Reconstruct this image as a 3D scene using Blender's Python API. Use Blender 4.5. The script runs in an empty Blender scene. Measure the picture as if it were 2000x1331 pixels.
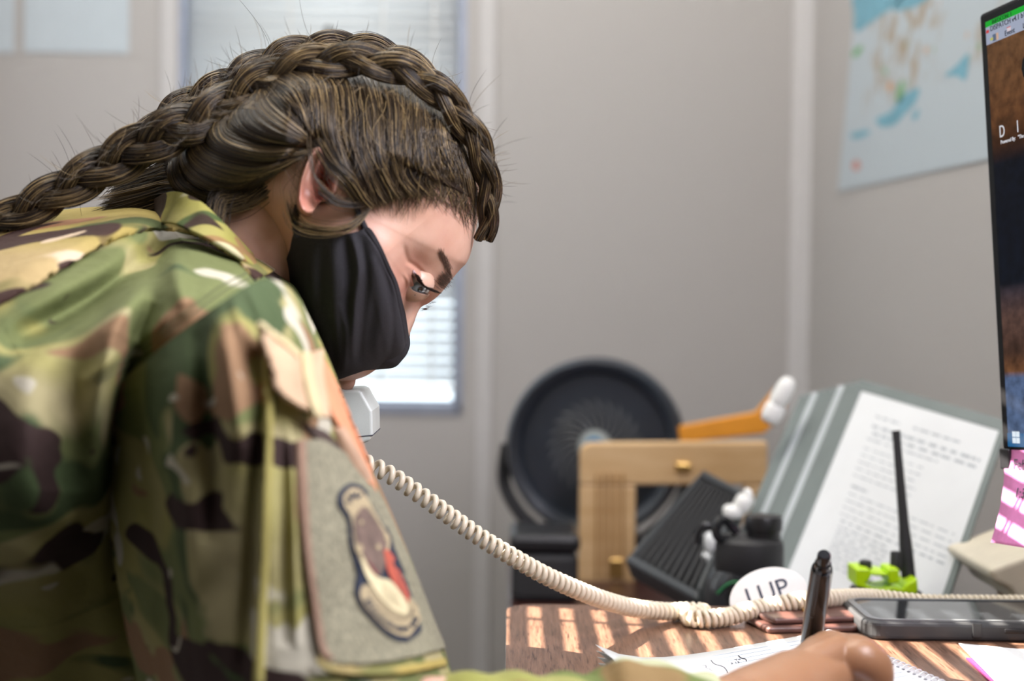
import bpy, bmesh, math, random
import numpy as np
from mathutils import Vector, Matrix
rng = np.random.default_rng(7); random.seed(7)
C = bpy.context.scene.collection
R = math.radians
# ---------------------------------------------------------------- camera, world, sun, added face key, ceiling lights, exposure
FPX, CX, CY = 2778.0, 1000.0, 665.5
CAMZ = 0.97
cam = bpy.data.cameras.new('camera'); cam.lens = 50.0; cam.sensor_width = 36.0; cam.clip_start = .02
camo_ = bpy.data.objects.new('camera', cam); C.objects.link(camo_)
CAMR = Matrix.Rotation(R(90 - 1.35), 3, 'X') @ Matrix.Rotation(R(0.7), 3, 'Z')
camo_.matrix_world = Matrix.Translation((0, 0, CAMZ)) @ CAMR.to_4x4()
cam.dof.use_dof = True; cam.dof.focus_distance = 0.87; cam.dof.aperture_fstop = 4.3; cam.dof.aperture_blades = 9
bpy.context.scene.camera = camo_
sc = bpy.context.scene
sc.view_settings.view_transform = 'Standard'; sc.view_settings.look = 'None'
sc.view_settings.gamma = 1; sc.view_settings.use_curve_mapping = False; sc.view_settings.exposure = -0.15
w = bpy.data.worlds.new('world'); sc.world = w; w.use_nodes = True
w.node_tree.nodes['Background'].inputs[0].default_value = (.80, .92, 1.0, 1); w.node_tree.nodes['Background'].inputs[1].default_value = 3.3
SUNDIR = Vector((-1, .20, .98)).normalized()
sl = bpy.data.lights.new('sun', 'SUN'); sl.energy = 52; sl.angle = R(.12); sl.color = (1, .90, .78)
so = bpy.data.objects.new('sun', sl); C.objects.link(so); so.rotation_euler = SUNDIR.to_track_quat('Z', 'Y').to_euler(); so.location = (-3, .6, 4)
def area(name, loc, target, sx, sy, energy, color):
    l = bpy.data.lights.new(name, 'AREA'); l.shape = 'RECTANGLE'; l.size = sx; l.size_y = sy; l.energy = energy; l.color = color
    o = bpy.data.objects.new(name, l); C.objects.link(o); o.location = loc
    o.rotation_euler = (Vector(loc) - Vector(target)).to_track_quat('Z', 'Y').to_euler(); return o
area('added_face_key', (.50, .34, 1.52), (-.10, .85, 1.02), .6, .6, 21, (.95, .91, 1.0))  # added key lamp out of view, brightens the face
area('ceiling_light', (-.30, 1.15, 2.36), (-.30, 1.15, 0), .9, .5, 16, (1, .95, .84))
area('ceiling_light', (.0, 2.0, 2.36), (.0, 2.0, 0), .9, .5, 11, (1, .96, .92))

# ---------------------------------------------------------------- pixel <-> world
_M = np.array(CAMR)
def P(px, py, Y):
    px, py, Y = np.broadcast_arrays(np.asarray(px, float), np.asarray(py, float), np.asarray(Y, float))
    d = np.stack([(px - CX) / FPX, -(py - CY) / FPX, -np.ones_like(px)], -1) @ _M.T
    p = d * (Y / d[..., 1])[..., None]; p[..., 2] += CAMZ
    return p
def PZ(px, py, z):
    d = P(px, py, 1.0); d = d - np.array([0, 0, CAMZ]); t = (z - CAMZ) / d[..., 2]
    p = d * t[..., None]; p[..., 2] += CAMZ; return p
def V(p): return Vector([float(a) for a in p])

# ---------------------------------------------------------------- objects and tags
def tag(o, label=None, cat=None, group=None, kind=None):
    if label: o['label'] = label
    if cat: o['category'] = cat
    if group: o['group'] = group
    if kind: o['kind'] = kind
    return o
def thing(name, label, cat, loc, group=None):
    o = bpy.data.objects.new(name, None); C.objects.link(o); o.location = loc; o.empty_display_size = .05
    return tag(o, label, cat, group)
def worldloc(o):
    v = Vector((0, 0, 0))
    while o is not None: v = v + o.location; o = o.parent
    return v
def mob(name, verts, faces, mats, parent=None, smooth=True, mi=None, origin=None, label=None):
    verts = np.asarray(verts, float).reshape(-1, 3)
    base = worldloc(parent) if parent else Vector((0, 0, 0))
    org = Vector(origin) if origin is not None else (base if parent else V(verts.mean(0)))
    me = bpy.data.meshes.new(name)
    lv = verts - np.array(org)
    fa = np.asarray(faces) if not isinstance(faces, list) else None
    if fa is not None and fa.ndim == 2:
        n, k = fa.shape
        me.vertices.add(len(lv)); me.vertices.foreach_set('co', lv.astype(np.float32).ravel())
        me.loops.add(n * k); me.loops.foreach_set('vertex_index', fa.astype(np.int32).ravel())
        me.polygons.add(n); me.polygons.foreach_set('loop_start', np.arange(0, n * k, k, dtype=np.int32))
        me.update(calc_edges=True)
    else:
        me.from_pydata(lv.tolist(), [], [list(map(int, f)) for f in faces])
    if not isinstance(mats, (list, tuple)): mats = [mats]
    for m in mats: me.materials.append(m)
    me.polygons.foreach_set('use_smooth', np.full(len(me.polygons), smooth, dtype=bool))
    if mi is not None: me.polygons.foreach_set('material_index', np.asarray(mi, dtype=np.int32))
    me.update(); me.validate()
    o = bpy.data.objects.new(name, me); C.objects.link(o)
    o.location = org - base
    if parent: o.parent = parent
    if label: o['label'] = label
    return o
class MB:
    """collects shapes for ONE mesh"""
    def __init__(s): s.v = []; s.f = []; s.m = []; s.n = 0
    def add(s, v, f, m=0):
        v = np.asarray(v, float).reshape(-1, 3); s.v.append(v)
        for q in f: s.f.append([int(i) + s.n for i in q]); s.m.append(m)
        s.n += len(v); return s
    def build(s, name, mats, parent=None, smooth=False, bevel=0, seg=2, label=None, angle=35, origin=None):
        o = mob(name, np.concatenate(s.v), s.f, mats, parent, smooth, s.m, origin, label)
        if bevel:
            b = o.modifiers.new('bevel', 'BEVEL'); b.width = bevel; b.segments = seg; b.limit_method = 'ANGLE'; b.angle_limit = R(30)
            b.harden_normals = False
        if smooth and angle: 
            try: o.data.set_sharp_from_angle(angle=R(angle))
            except Exception: pass
        return o
BOXF = [(0, 3, 2, 1), (4, 5, 6, 7), (0, 1, 5, 4), (1, 2, 6, 5), (2, 3, 7, 6), (3, 0, 4, 7)]
def boxv(x0, x1, y0, y1, z0, z1):
    return [(x0, y0, z0), (x1, y0, z0), (x1, y1, z0), (x0, y1, z0), (x0, y0, z1), (x1, y0, z1), (x1, y1, z1), (x0, y1, z1)], BOXF
def obox(O, U, Vv, N, a0, a1, b0, b1, c0, c1):
    """box in a frame O + a U + b V + c N"""
    O, U, Vv, N = map(lambda q: np.array(q, float), (O, U, Vv, N))
    vs = [O + a * U + b * Vv + c * N for c in (c0, c1) for a, b in ((a0, b0), (a1, b0), (a1, b1), (a0, b1))]
    return vs, BOXF
def box(name, x0, x1, y0, y1, z0, z1, mat, parent=None, bevel=0, label=None):
    return MB().add(*boxv(x0, x1, y0, y1, z0, z1)).build(name, mat, parent, bevel=bevel, label=label)
def struct(o): o['kind'] = 'structure'; return o
def catmull(pts, n, closed=False):
    pts = np.asarray(pts, float); m = len(pts)
    t = np.linspace(0, m if closed else m - 1, n, endpoint=not closed)
    i = np.floor(t).astype(int); 
    if not closed: i = np.minimum(i, m - 2)
    u = (t - i); u = u.reshape([-1] + [1] * (pts.ndim - 1))
    g = (lambda k: pts[k % m]) if closed else (lambda k: pts[np.clip(k, 0, m - 1)])
    p0, p1, p2, p3 = g(i - 1), g(i), g(i + 1), g(i + 2)
    return .5 * (2 * p1 + (p2 - p0) * u + (2 * p0 - 5 * p1 + 4 * p2 - p3) * u ** 2 + (3 * p1 - p0 - 3 * p2 + p3) * u ** 3)
def gridfaces(nu, nv, cu=False, cv=False, off=0):
    i = np.arange(nu if cu else nu - 1)[:, None]; j = np.arange(nv if cv else nv - 1)[None, :]
    a = i * nv + j; b = ((i + 1) % nu) * nv + j; c = ((i + 1) % nu) * nv + (j + 1) % nv; d = i * nv + (j + 1) % nv
    return np.stack([a, b, c, d], -1).reshape(-1, 4) + off
def frames(path):
    path = np.asarray(path, float); t = np.gradient(path, axis=0); t /= np.linalg.norm(t, axis=1)[:, None] + 1e-12
    up = np.array([0, 0, 1.]) if abs(t[0][2]) < .9 else np.array([1., 0, 0])
    n = np.zeros_like(t); n[0] = np.cross(t[0], up); n[0] /= np.linalg.norm(n[0])
    for i in range(1, len(t)):
        v = n[i - 1] - t[i] * np.dot(n[i - 1], t[i]); n[i] = v / (np.linalg.norm(v) + 1e-12)
    return t, n, np.cross(t, n)
def tube(path, r, k=10, caps=True, flat=1.0):
    path = np.asarray(path, float); t, n, b = frames(path); r = np.broadcast_to(np.asarray(r, float), (len(path),))
    a = np.linspace(0, 2 * np.pi, k, endpoint=False)
    v = path[:, None] + r[:, None, None] * (np.cos(a)[None, :, None] * n[:, None] + flat * np.sin(a)[None, :, None] * b[:, None])
    f = gridfaces(len(path), k, cv=True).tolist()
    if caps: f += [list(range(k))[::-1], [(len(path) - 1) * k + q for q in range(k)]]
    return v.reshape(-1, 3), f
def lathe(prof, k=40, O=(0, 0, 0), A=(0, 0, 1)):
    """prof: list of (radius, height) turned about axis A through O"""
    A = Vector(A).normalized(); q = A.to_track_quat('Z', 'Y').to_matrix()
    a = np.linspace(0, 2 * np.pi, k, endpoint=False); vs = []
    for r_, h in prof:
        vs.append(np.stack([r_ * np.cos(a), r_ * np.sin(a), np.full(k, h)], -1))
    v = np.concatenate(vs) @ np.array(q).T + np.array(O, float)
    f = gridfaces(len(prof), k, cv=True)[:, ::-1].tolist()
    f += [list(range(k))[::-1], [(len(prof) - 1) * k + q_ for q_ in range(k)]]
    return v, f
def poly_prism(pts, N, d):
    """pts: closed 3-D polygon, extruded by d*N"""
    pts = np.asarray(pts, float); n = len(pts); N = np.array(N, float)
    v = np.concatenate([pts, pts + N * d])
    f = [list(range(n)), [n + i for i in range(n)][::-1]] + [[i, n + i, n + (i + 1) % n, (i + 1) % n] for i in range(n)]
    return v, f
def text(name, body, size, O, U, Vv, mat, parent, off=.0004, depth=.0001, align='LEFT', shear=0, label=None, wscale=1.0):
    cu = bpy.data.curves.new('t', 'FONT'); cu.body = body; cu.size = size; cu.extrude = depth; cu.align_x = align; cu.shear = shear; cu.resolution_u = 3
    ob = bpy.data.objects.new('t', cu); C.objects.link(ob); bpy.context.view_layer.update()
    me = bpy.data.meshes.new_from_object(ob.evaluated_get(bpy.context.evaluated_depsgraph_get()))
    co = np.empty(len(me.vertices) * 3, np.float32); me.vertices.foreach_get('co', co); co = co.reshape(-1, 3)
    fs = [list(p.vertices) for p in me.polygons]
    bpy.data.objects.remove(ob); bpy.data.curves.remove(cu); bpy.data.meshes.remove(me)
    U = np.array(U, float); Vv = np.array(Vv, float); N = np.cross(U, Vv); N /= np.linalg.norm(N)
    v = np.array(O, float) + co[:, :1] * wscale * U + co[:, 1:2] * Vv + (co[:, 2:3] + off) * N
    return mob(name, v, fs, mat, parent, False, label=label)

# ---------------------------------------------------------------- materials
def nmat(name):
    m = bpy.data.materials.new(name); m.use_nodes = True; nt = m.node_tree
    return m, nt, nt.nodes['Principled BSDF']
def L(nt, a, b): nt.links.new(a, b)
def bump(nt, b, scale=200, dist=.0004, strength=.5, vec=None, detail=3):
    n = nt.nodes.new('ShaderNodeTexNoise'); n.inputs['Scale'].default_value = scale; n.inputs['Detail'].default_value = detail
    bp = nt.nodes.new('ShaderNodeBump'); bp.inputs['Strength'].default_value = strength; bp.inputs['Distance'].default_value = dist
    tc = nt.nodes.new('ShaderNodeTexCoord')
    if vec:
        mp = nt.nodes.new('ShaderNodeMapping'); mp.inputs['Scale'].default_value = vec; L(nt, tc.outputs['Object'], mp.inputs[0]); L(nt, mp.outputs[0], n.inputs['Vector'])
    else: L(nt, tc.outputs['Object'], n.inputs['Vector'])
    L(nt, n.outputs['Fac'], bp.inputs['Height']); L(nt, bp.outputs[0], b.inputs['Normal']); return n
def proj(p):
    d = (np.asarray(p, float) - np.array([0, 0, CAMZ])) @ _M; return CX - d[..., 0] / d[..., 2] * FPX, CY + d[..., 1] / d[..., 2] * FPX
def plain(name, col, rough=.5, metal=0, bscale=0, bdist=.0003, var=.08, vscale=30, spec=.5, coat=0):
    m, nt, b = nmat(name)
    b.inputs['Roughness'].default_value = rough; b.inputs['Metallic'].default_value = metal; b.inputs['Specular IOR Level'].default_value = spec
    b.inputs['Coat Weight'].default_value = coat
    tc = nt.nodes.new('ShaderNodeTexCoord'); n = nt.nodes.new('ShaderNodeTexNoise'); n.inputs['Scale'].default_value = vscale; n.inputs['Detail'].default_value = 4
    L(nt, tc.outputs['Object'], n.inputs['Vector'])
    r_ = nt.nodes.new('ShaderNodeValToRGB'); r_.color_ramp.elements[0].position = .3; r_.color_ramp.elements[1].position = .7
    r_.color_ramp.elements[0].color = tuple(c * (1 - var) for c in col) + (1,); r_.color_ramp.elements[1].color = tuple(min(1, c * (1 + var)) for c in col) + (1,)
    L(nt, n.outputs['Fac'], r_.inputs[0]); L(nt, r_.outputs[0], b.inputs['Base Color'])
    if bscale: bump(nt, b, bscale, bdist)
    return m
def wood(name, c0, c1, scale=(60, 4, 60), rough=.4, streak=None):
    m, nt, b = nmat(name); b.inputs['Roughness'].default_value = rough
    tc = nt.nodes.new('ShaderNodeTexCoord'); mp = nt.nodes.new('ShaderNodeMapping'); mp.inputs['Scale'].default_value = scale
    n = nt.nodes.new('ShaderNodeTexNoise'); n.inputs['Scale'].default_value = 1; n.inputs['Detail'].default_value = 8; n.inputs['Roughness'].default_value = .65
    L(nt, tc.outputs['Object'], mp.inputs[0]); L(nt, mp.outputs[0], n.inputs['Vector'])
    r_ = nt.nodes.new('ShaderNodeValToRGB'); r_.color_ramp.elements[0].position = .32; r_.color_ramp.elements[1].position = .68
    r_.color_ramp.elements[0].color = c0 + (1,); r_.color_ramp.elements[1].color = c1 + (1,)
    L(nt, n.outputs['Fac'], r_.inputs[0]); out = r_.outputs[0]
    if streak:
        mp2 = nt.nodes.new('ShaderNodeMapping'); mp2.inputs['Scale'].default_value = streak
        n2 = nt.nodes.new('ShaderNodeTexNoise'); n2.inputs['Scale'].default_value = 1; n2.inputs['Detail'].default_value = 3
        L(nt, tc.outputs['Object'], mp2.inputs[0]); L(nt, mp2.outputs[0], n2.inputs['Vector'])
        r2 = nt.nodes.new('ShaderNodeValToRGB'); r2.color_ramp.elements[0].position = .30; r2.color_ramp.elements[1].position = .46
        r2.color_ramp.elements[0].color = (.35, .3, .3, 1); r2.color_ramp.elements[1].color = (1, 1, 1, 1); L(nt, n2.outputs['Fac'], r2.inputs[0])
        mx = nt.nodes.new('ShaderNodeMix'); mx.data_type = 'RGBA'; mx.blend_type = 'MULTIPLY'; mx.inputs[0].default_value = 1
        L(nt, out, mx.inputs[6]); L(nt, r2.outputs[0], mx.inputs[7]); out = mx.outputs[2]
    L(nt, out, b.inputs['Base Color']); return m
def emis(name, col, s=1.0):
    m, nt, b = nmat(name); b.inputs['Specular IOR Level'].default_value = .04; b.inputs['Base Color'].default_value = (.01, .01, .01, 1); b.inputs['Emission Color'].default_value = col + (1,); b.inputs['Emission Strength'].default_value = s
    b.inputs['Roughness'].default_value = .3; return m
def glass_thin(name, tint=(1, 1, 1)):
    m = bpy.data.materials.new(name); m.use_nodes = True; nt = m.node_tree; nt.nodes.clear()
    o = nt.nodes.new('ShaderNodeOutputMaterial'); mx = nt.nodes.new('ShaderNodeMixShader'); t = nt.nodes.new('ShaderNodeBsdfTransparent'); g = nt.nodes.new('ShaderNodeBsdfGlossy')
    g.inputs['Roughness'].default_value = .02; t.inputs[0].default_value = tint + (1,)
    mx.inputs[0].default_value = .02; L(nt, t.outputs[0], mx.inputs[1]); L(nt, g.outputs[0], mx.inputs[2]); L(nt, mx.outputs[0], o.inputs[0]); return m
def slatmat(name, col, trans):
    m, nt, b = nmat(name); b.inputs['Base Color'].default_value = col + (1,); b.inputs['Roughness'].default_value = .85
    t = nt.nodes.new('ShaderNodeBsdfTranslucent'); t.inputs[0].default_value = (.9, .92, .93, 1); mx = nt.nodes.new('ShaderNodeMixShader'); mx.inputs[0].default_value = trans
    o = nt.nodes['Material Output']; L(nt, b.outputs[0], mx.inputs[1]); L(nt, t.outputs[0], mx.inputs[2]); L(nt, mx.outputs[0], o.inputs[0]); return m
M = {}
M['wall'] = plain('wall_vinyl', (.43, .41, .395), .75, bscale=900, bdist=.0004, var=.035, vscale=260)
M['trim'] = plain('wall_batten', (.52, .505, .50), .6, bscale=600, var=.02)
M['ceil'] = plain('ceiling_white', (.7, .7, .68), .9); M['floor'] = plain('floor_carpet', (.10, .095, .09), .95, bscale=700, bdist=.002)
M['alu'] = plain('window_aluminium', (.38, .42, .52), .4, .5); M['glass'] = glass_thin('window_glass')
M['slat'] = slatmat('blind_slat', (.80, .82, .82), .42); M['white'] = plain('white_plastic', (.82, .82, .80), .4)
M['darkwall'] = plain('wall_vinyl_dark', (.16, .155, .15), .8)
M['paper'] = plain('paper', (.70, .72, .735), .8, var=.02); M['paperblue'] = plain('paper_wall', (.50, .56, .60), .8, var=.02)
M['black'] = plain('black_plastic', (.012, .012, .014), .38); M['blackmat'] = plain('black_matte', (.02, .02, .022), .6, bscale=900, bdist=.0002)
M['blacksh'] = plain('black_gloss', (.012, .013, .016), .2)
M['fanblack'] = plain('fan_plastic', (.022, .028, .040), .28)
M['fanfin'] = plain('fan_fin', (.11, .115, .12), .35)
M['grey'] = plain('grey_plastic', (.35, .38, .37), .4); M['chrome'] = plain('chrome', (.75, .76, .8), .15, 1)
M['wire'] = plain('white_coated_wire', (.75, .75, .76), .3, .3)
M['beige'] = plain('beige_plastic', (.66, .60, .47), .38, bscale=1200, bdist=.0001); M['cord'] = plain('coiled_cord_vinyl', (.66, .58, .45), .28, var=.03)
M['handset'] = plain('handset_plastic', (.50, .53, .50), .42, bscale=2500, bdist=.00015)
M['desk'] = wood('walnut_laminate', (.10, .050, .030), (.215, .118, .078), (520, 26, 60), .33, (700, 55, 50))
M['edge'] = plain('desk_edge_band', (.36, .34, .36), .4); M['maroon'] = wood('dark_cherry', (.03, .010, .008), (.06, .02, .015), (20, 90, 60), .3)
M['pine'] = wood('pine', (.55, .34, .15), (.72, .50, .27), (5, 60, 45), .45); M['orange'] = plain('orange_plastic', (.80, .32, .02), .45)
M['pink'] = plain('pink_paper', (.62, .20, .46), .7, bscale=1500, bdist=.0002, var=.05, vscale=300)
M['magenta'] = plain('magenta_paper', (.22, .02, .11), .6); M['neon'] = plain('neon_plastic', (.50, .78, .0), .35); M['ink'] = plain('ink', (.05, .05, .07), .6)
M['bluegrey'] = plain('pencil_line', (.16, .17, .2), .7)
M['leather'] = plain('brown_leather', (.10, .045, .036), .35, bscale=1500, bdist=.0004, var=.15, vscale=60, coat=.1)
M['brass'] = plain('brass', (.65, .42, .14), .3, .9); M['darkglass'] = plain('phone_glass', (.015, .017, .02), .08)
M['rubber'] = plain('case_rubber', (.045, .047, .05), .45, bscale=2000, bdist=.0002); M['green'] = plain('green_print', (.02, .28, .08), .4)
# ---------------------------------------------------------------- the room
YB, XR, XL, YF, ZC = 2.53, .52, -.95, -1.4, 2.40
def wall_with_hole(name, plane, at, a0, a1, hole, mat):
    """plane 'Y': wall at y=at spanning x; 'X': wall at x=at spanning y. hole=(a,b,z0,z1); 4 cm thick, outward"""
    b = MB(); h0, h1, z0, z1 = hole; t = .06 * (1 if at > 0 else -1)
    lo, hi = sorted((at, at + t))
    for (p, q, r0, r1) in ((a0, h0, 0, ZC), (h1, a1, 0, ZC), (h0, h1, 0, z0), (h0, h1, z1, ZC)):
        b.add(*(boxv(p, q, lo, hi, r0, r1) if plane == 'Y' else boxv(lo, hi, p, q, r0, r1)))
    return struct(b.build(name, mat))
WB = (float(P(352, 600, YB)[0]), float(P(903, 600, YB)[0]), float(P(700, 803, YB)[2]), 1.95)
wall_with_hole('wall_back', 'Y', YB, XL - .06, XR + .06, WB, M['wall'])
WL = (1.066, 1.262, 1.25, 2.25)
wall_with_hole('wall_left', 'X', XL, YF, 1.35, WL, M['wall'])
wall_with_hole('wall_left', 'X', XL, 1.35, YB, (1.45, 2.15, .85, 2.15), M['wall'])
WR = (.02, .66, 1.2, 1.84)
wall_with_hole('wall_right', 'X', XR, YF, YB, WR, M['wall'])
struct(box('wall_front', XL - .06, XR + .06, YF - .06, YF, 0, ZC, M['darkwall']))
struct(box('floor', XL - .06, XR + .06, YF - .06, YB + .06, -.05, 0, M['floor']))
struct(box('ceiling', XL - .06, XR + .06, YF - .06, YB + .06, ZC, ZC + .05, M['ceil']))
struct(box('baseboard_back', XL, XR, YB - .012, YB, 0, .09, M['trim'], bevel=.003))
struct(box('baseboard_right', XR - .012, XR, YF, YB - .012, 0, .09, M['trim'], bevel=.003))
# vertical battens and the rounded corner moulding
def batten(name, x, wd, th=.006):
    struct(box(name, x - wd / 2, x + wd / 2, YB - th, YB, .09, ZC, M['trim'], bevel=.0025))
batten('trim_1', float(P(948, 500, YB)[0]), .030); batten('trim_2', float(P(330, 200, YB)[0]), .030)
cr = MB(); a = np.linspace(0, np.pi / 2, 9)
pr = [(XR - .030, YB)] + [(XR - .030 + .022 * math.sin(t) * 1.0, YB - .022 * (1 - math.cos(t)) - .006) for t in a] + [(XR, YB - .034), (XR, YB)]
v = [(x, y, z) for z in (.09, ZC) for x, y in pr]; n = len(pr)
cr.add(v, [[i, (i + 1) % n, n + (i + 1) % n, n + i] for i in range(n)] + [list(range(n))[::-1], [n + i for i in range(n)]])
struct(cr.build('trim_3', M['trim'], smooth=True))
# windows: frame, sill, pane, blind
def window(name, plane, at, hole, depth, sgn):
    h0, h1, z0, z1 = hole; t = .018
    root = bpy.data.objects.new(name, None); C.objects.link(root); root['kind'] = 'structure'
    mid = (h0 + h1) / 2
    root.location = (mid, at, z0) if plane == 'Y' else (at, mid, z0)
    def bb(m, p, q, d0, d1, r0, r1):
        lo, hi = sorted((at + sgn * d0, at + sgn * d1))
        m.add(*(boxv(p, q, lo, hi, r0, r1) if plane == 'Y' else boxv(lo, hi, p, q, r0, r1)))
    fr = MB()
    for q in ((h0, h0 + t, z0, z1), (h1 - t, h1, z0, z1), (h0 + t, h1 - t, z0, z0 + t), (h0 + t, h1 - t, z1 - t, z1)): bb(fr, q[0], q[1], .035, .058, q[2], q[3])
    fr.build('window_frame', M['alu'], root, bevel=.002)
    g = MB(); bb(g, h0 + t, h1 - t, .046, .049, z0 + t, z1 - t); g.build('window_pane', M['glass'], root)
    return root
win1 = window('window_1', 'Y', YB, WB, .06, 1)
cs = MB()   # slim blue-grey reveal edge around the opening
for (p, q, r0, r1) in ((WB[0] - .004, WB[0] + .004, WB[2], WB[3]), (WB[1] - .010, WB[1] + .002, WB[2], WB[3]), (WB[0], WB[1], WB[2] - .004, WB[2] + .014)):
    cs.add(*boxv(p, q, YB - .004, YB + .034, r0, r1))
cs.build('window_reveal', M['alu'], win1, bevel=.001)
def blind(name, label, plane, at, h0, h1, z0, z1, pitch, width, tilt, strings, mat, sgn=1, arc=.0018):
    root = thing(name, label, 'blind', ((h0 + h1) / 2, at, z1) if plane == 'Y' else (at, (h0 + h1) / 2, z1))
    ns = int((z1 - .03 - z0 - .012) / pitch)
    sb = MB(); k = 7
    for i in range(ns):
        z = z0 + .013 + (i + .5) * pitch; tl = R(tilt(z)) if callable(tilt) else R(tilt)
        s = np.linspace(-.5, .5, k); dd = s * width * math.cos(tl) * 1.0; dz = s * width * math.sin(tl) + arc * (1 - 4 * s * s)
        vs = [];
        for h in (h0, h1):
            for a_, b_ in zip(dd, dz): vs.append((h, at + sgn * a_, z + b_) if plane == 'Y' else (at + sgn * a_, h, z + b_))
        sb.add(vs, [[j, j + 1, k + j + 1, k + j] for j in range(k - 1)])
    o = sb.build('slats', mat, root, smooth=True, angle=0)
    sd = o.modifiers.new('thick', 'SOLIDIFY'); sd.thickness = .0004
    def bb(p, q, r0, r1, d): return boxv(p, q, at - d, at + d, r0, r1) if plane == 'Y' else boxv(at - d, at + d, p, q, r0, r1)
    MB().add(*bb(h0, h1, z1 - .028, z1, .013)).build('head_rail', M['white'], root, bevel=.002)
    MB().add(*bb(h0, h1, z0, z0 + .010, .010)).build('bottom_rail', M['white'], root, bevel=.003)
    for s in strings:
        q = MB()
        for d in (-.0115, .0115):
            q.add(*(boxv(s - .0016, s + .0016, at + d - .0006, at + d + .0006, z0, z1 - .02) if plane == 'Y' else boxv(at + d - .0006, at + d + .0006, s - .0016, s + .0016, z0, z1 - .02)))
        q.build('ladder_cord', M['white'], root)
    return root
zr = float(P(760, 787, YB)[2])
def tl_back(z):
    return 70 if z > 1.0 else 38
xs = [float(P(q, 770, YB)[0]) for q in (560, 741, 840)]
bl = blind('window_blind', 'white mini blind hanging in the window behind the woman', 'Y', YB + .016, WB[0] + .006, WB[1] - .012, zr + .022, WB[3] - .005, .0205, .025, tl_back, xs, M['slat'])
tk = MB().add(*lathe([(0.0005, 0), (.006, 0), (.007, .006), (.004, .012), (.0005, .014)], 16, P(641, 66, YB - .002), (0, 0, 1))).build('cord_tassel', M['blackmat'], bl, smooth=True)
win2 = window('window_2', 'X', XL, WL, .06, -1)
blind('window_blind', 'open mini blind in the side window that stripes the desk with sun', 'X', XL - .016, WL[0] + .002, WL[1] - .002, WL[2] + .002, WL[3] - .004, .0225, .025, -22, (1.195,), plain('blind_slat_metal', (.8, .82, .82), .45))
W4 = (1.45, 2.15, .85, 2.15)
win4 = window('added_fill_window', 'X', XL, W4, .06, -1)  # unseen window added for a sheen on the fan and fill from the left
blind('window_blind', 'closed mini blind in the unseen window added to brighten the fan', 'X', XL - .016, W4[0] + .002, W4[1] - .002, W4[2] + .002, W4[3] - .004, .0215, .025, 66, (1.6, 2.0), slatmat('added_glow_slat', (.8, .85, .9), .32))
win3 = window('added_key_window', 'X', XR, WR, .06, 1)  # unseen window added around the face key lamp
# added outside, unseen: slab that shades the upper blind, wall that blocks sun
struct(box('added_sky_blocker', -1.6, 1.2, YB + .07, YB + 1.0, 1.42, 1.50, plain('sky_blocker_grey', (.30, .30, .30), .8)))
struct(box('added_sun_blocker', -1.25, -1.15, YB + .10, YB + 2.2, 0, 3.2, plain('sun_blocker_grey', (.42, .42, .41), .8)))
# ceiling fixtures (the lamps sit right under them)
for i, (x, y, sx, sy) in enumerate(((-.30, 1.15, .9, .5), (.0, 2.0, .9, .5))):
    r_ = thing('ceiling_light', 'white ceiling panel light ' + ('over the desk' if i == 0 else 'near the back wall'), 'light', (x, y, ZC), 'ceiling panel lights')
    box('light_frame', x - sx / 2 - .02, x + sx / 2 + .02, y - sy / 2 - .02, y + sy / 2 + .02, ZC - .02, ZC, M['white'], r_, bevel=.002)
# papers on the back wall
def wall_paper(label, px0, px1, py1):
    x0, x1 = float(P(px0, 50, YB)[0]), float(P(px1, 50, YB)[0]); z0 = float(P((px0 + px1) / 2, py1, YB)[2]); z1 = z0 + .279
    o = box('wall_paper', x0, x1, YB - .0025, YB - .0005, z0, z1, M['paperblue'])
    return tag(o, label, 'paper', 'papers on the back wall')
wall_paper('blank pale paper pinned to the back wall left of the window', 48, 252, 103)
wall_paper('pale paper cut by the left edge of the photo', -176, 28, 102)
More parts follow.
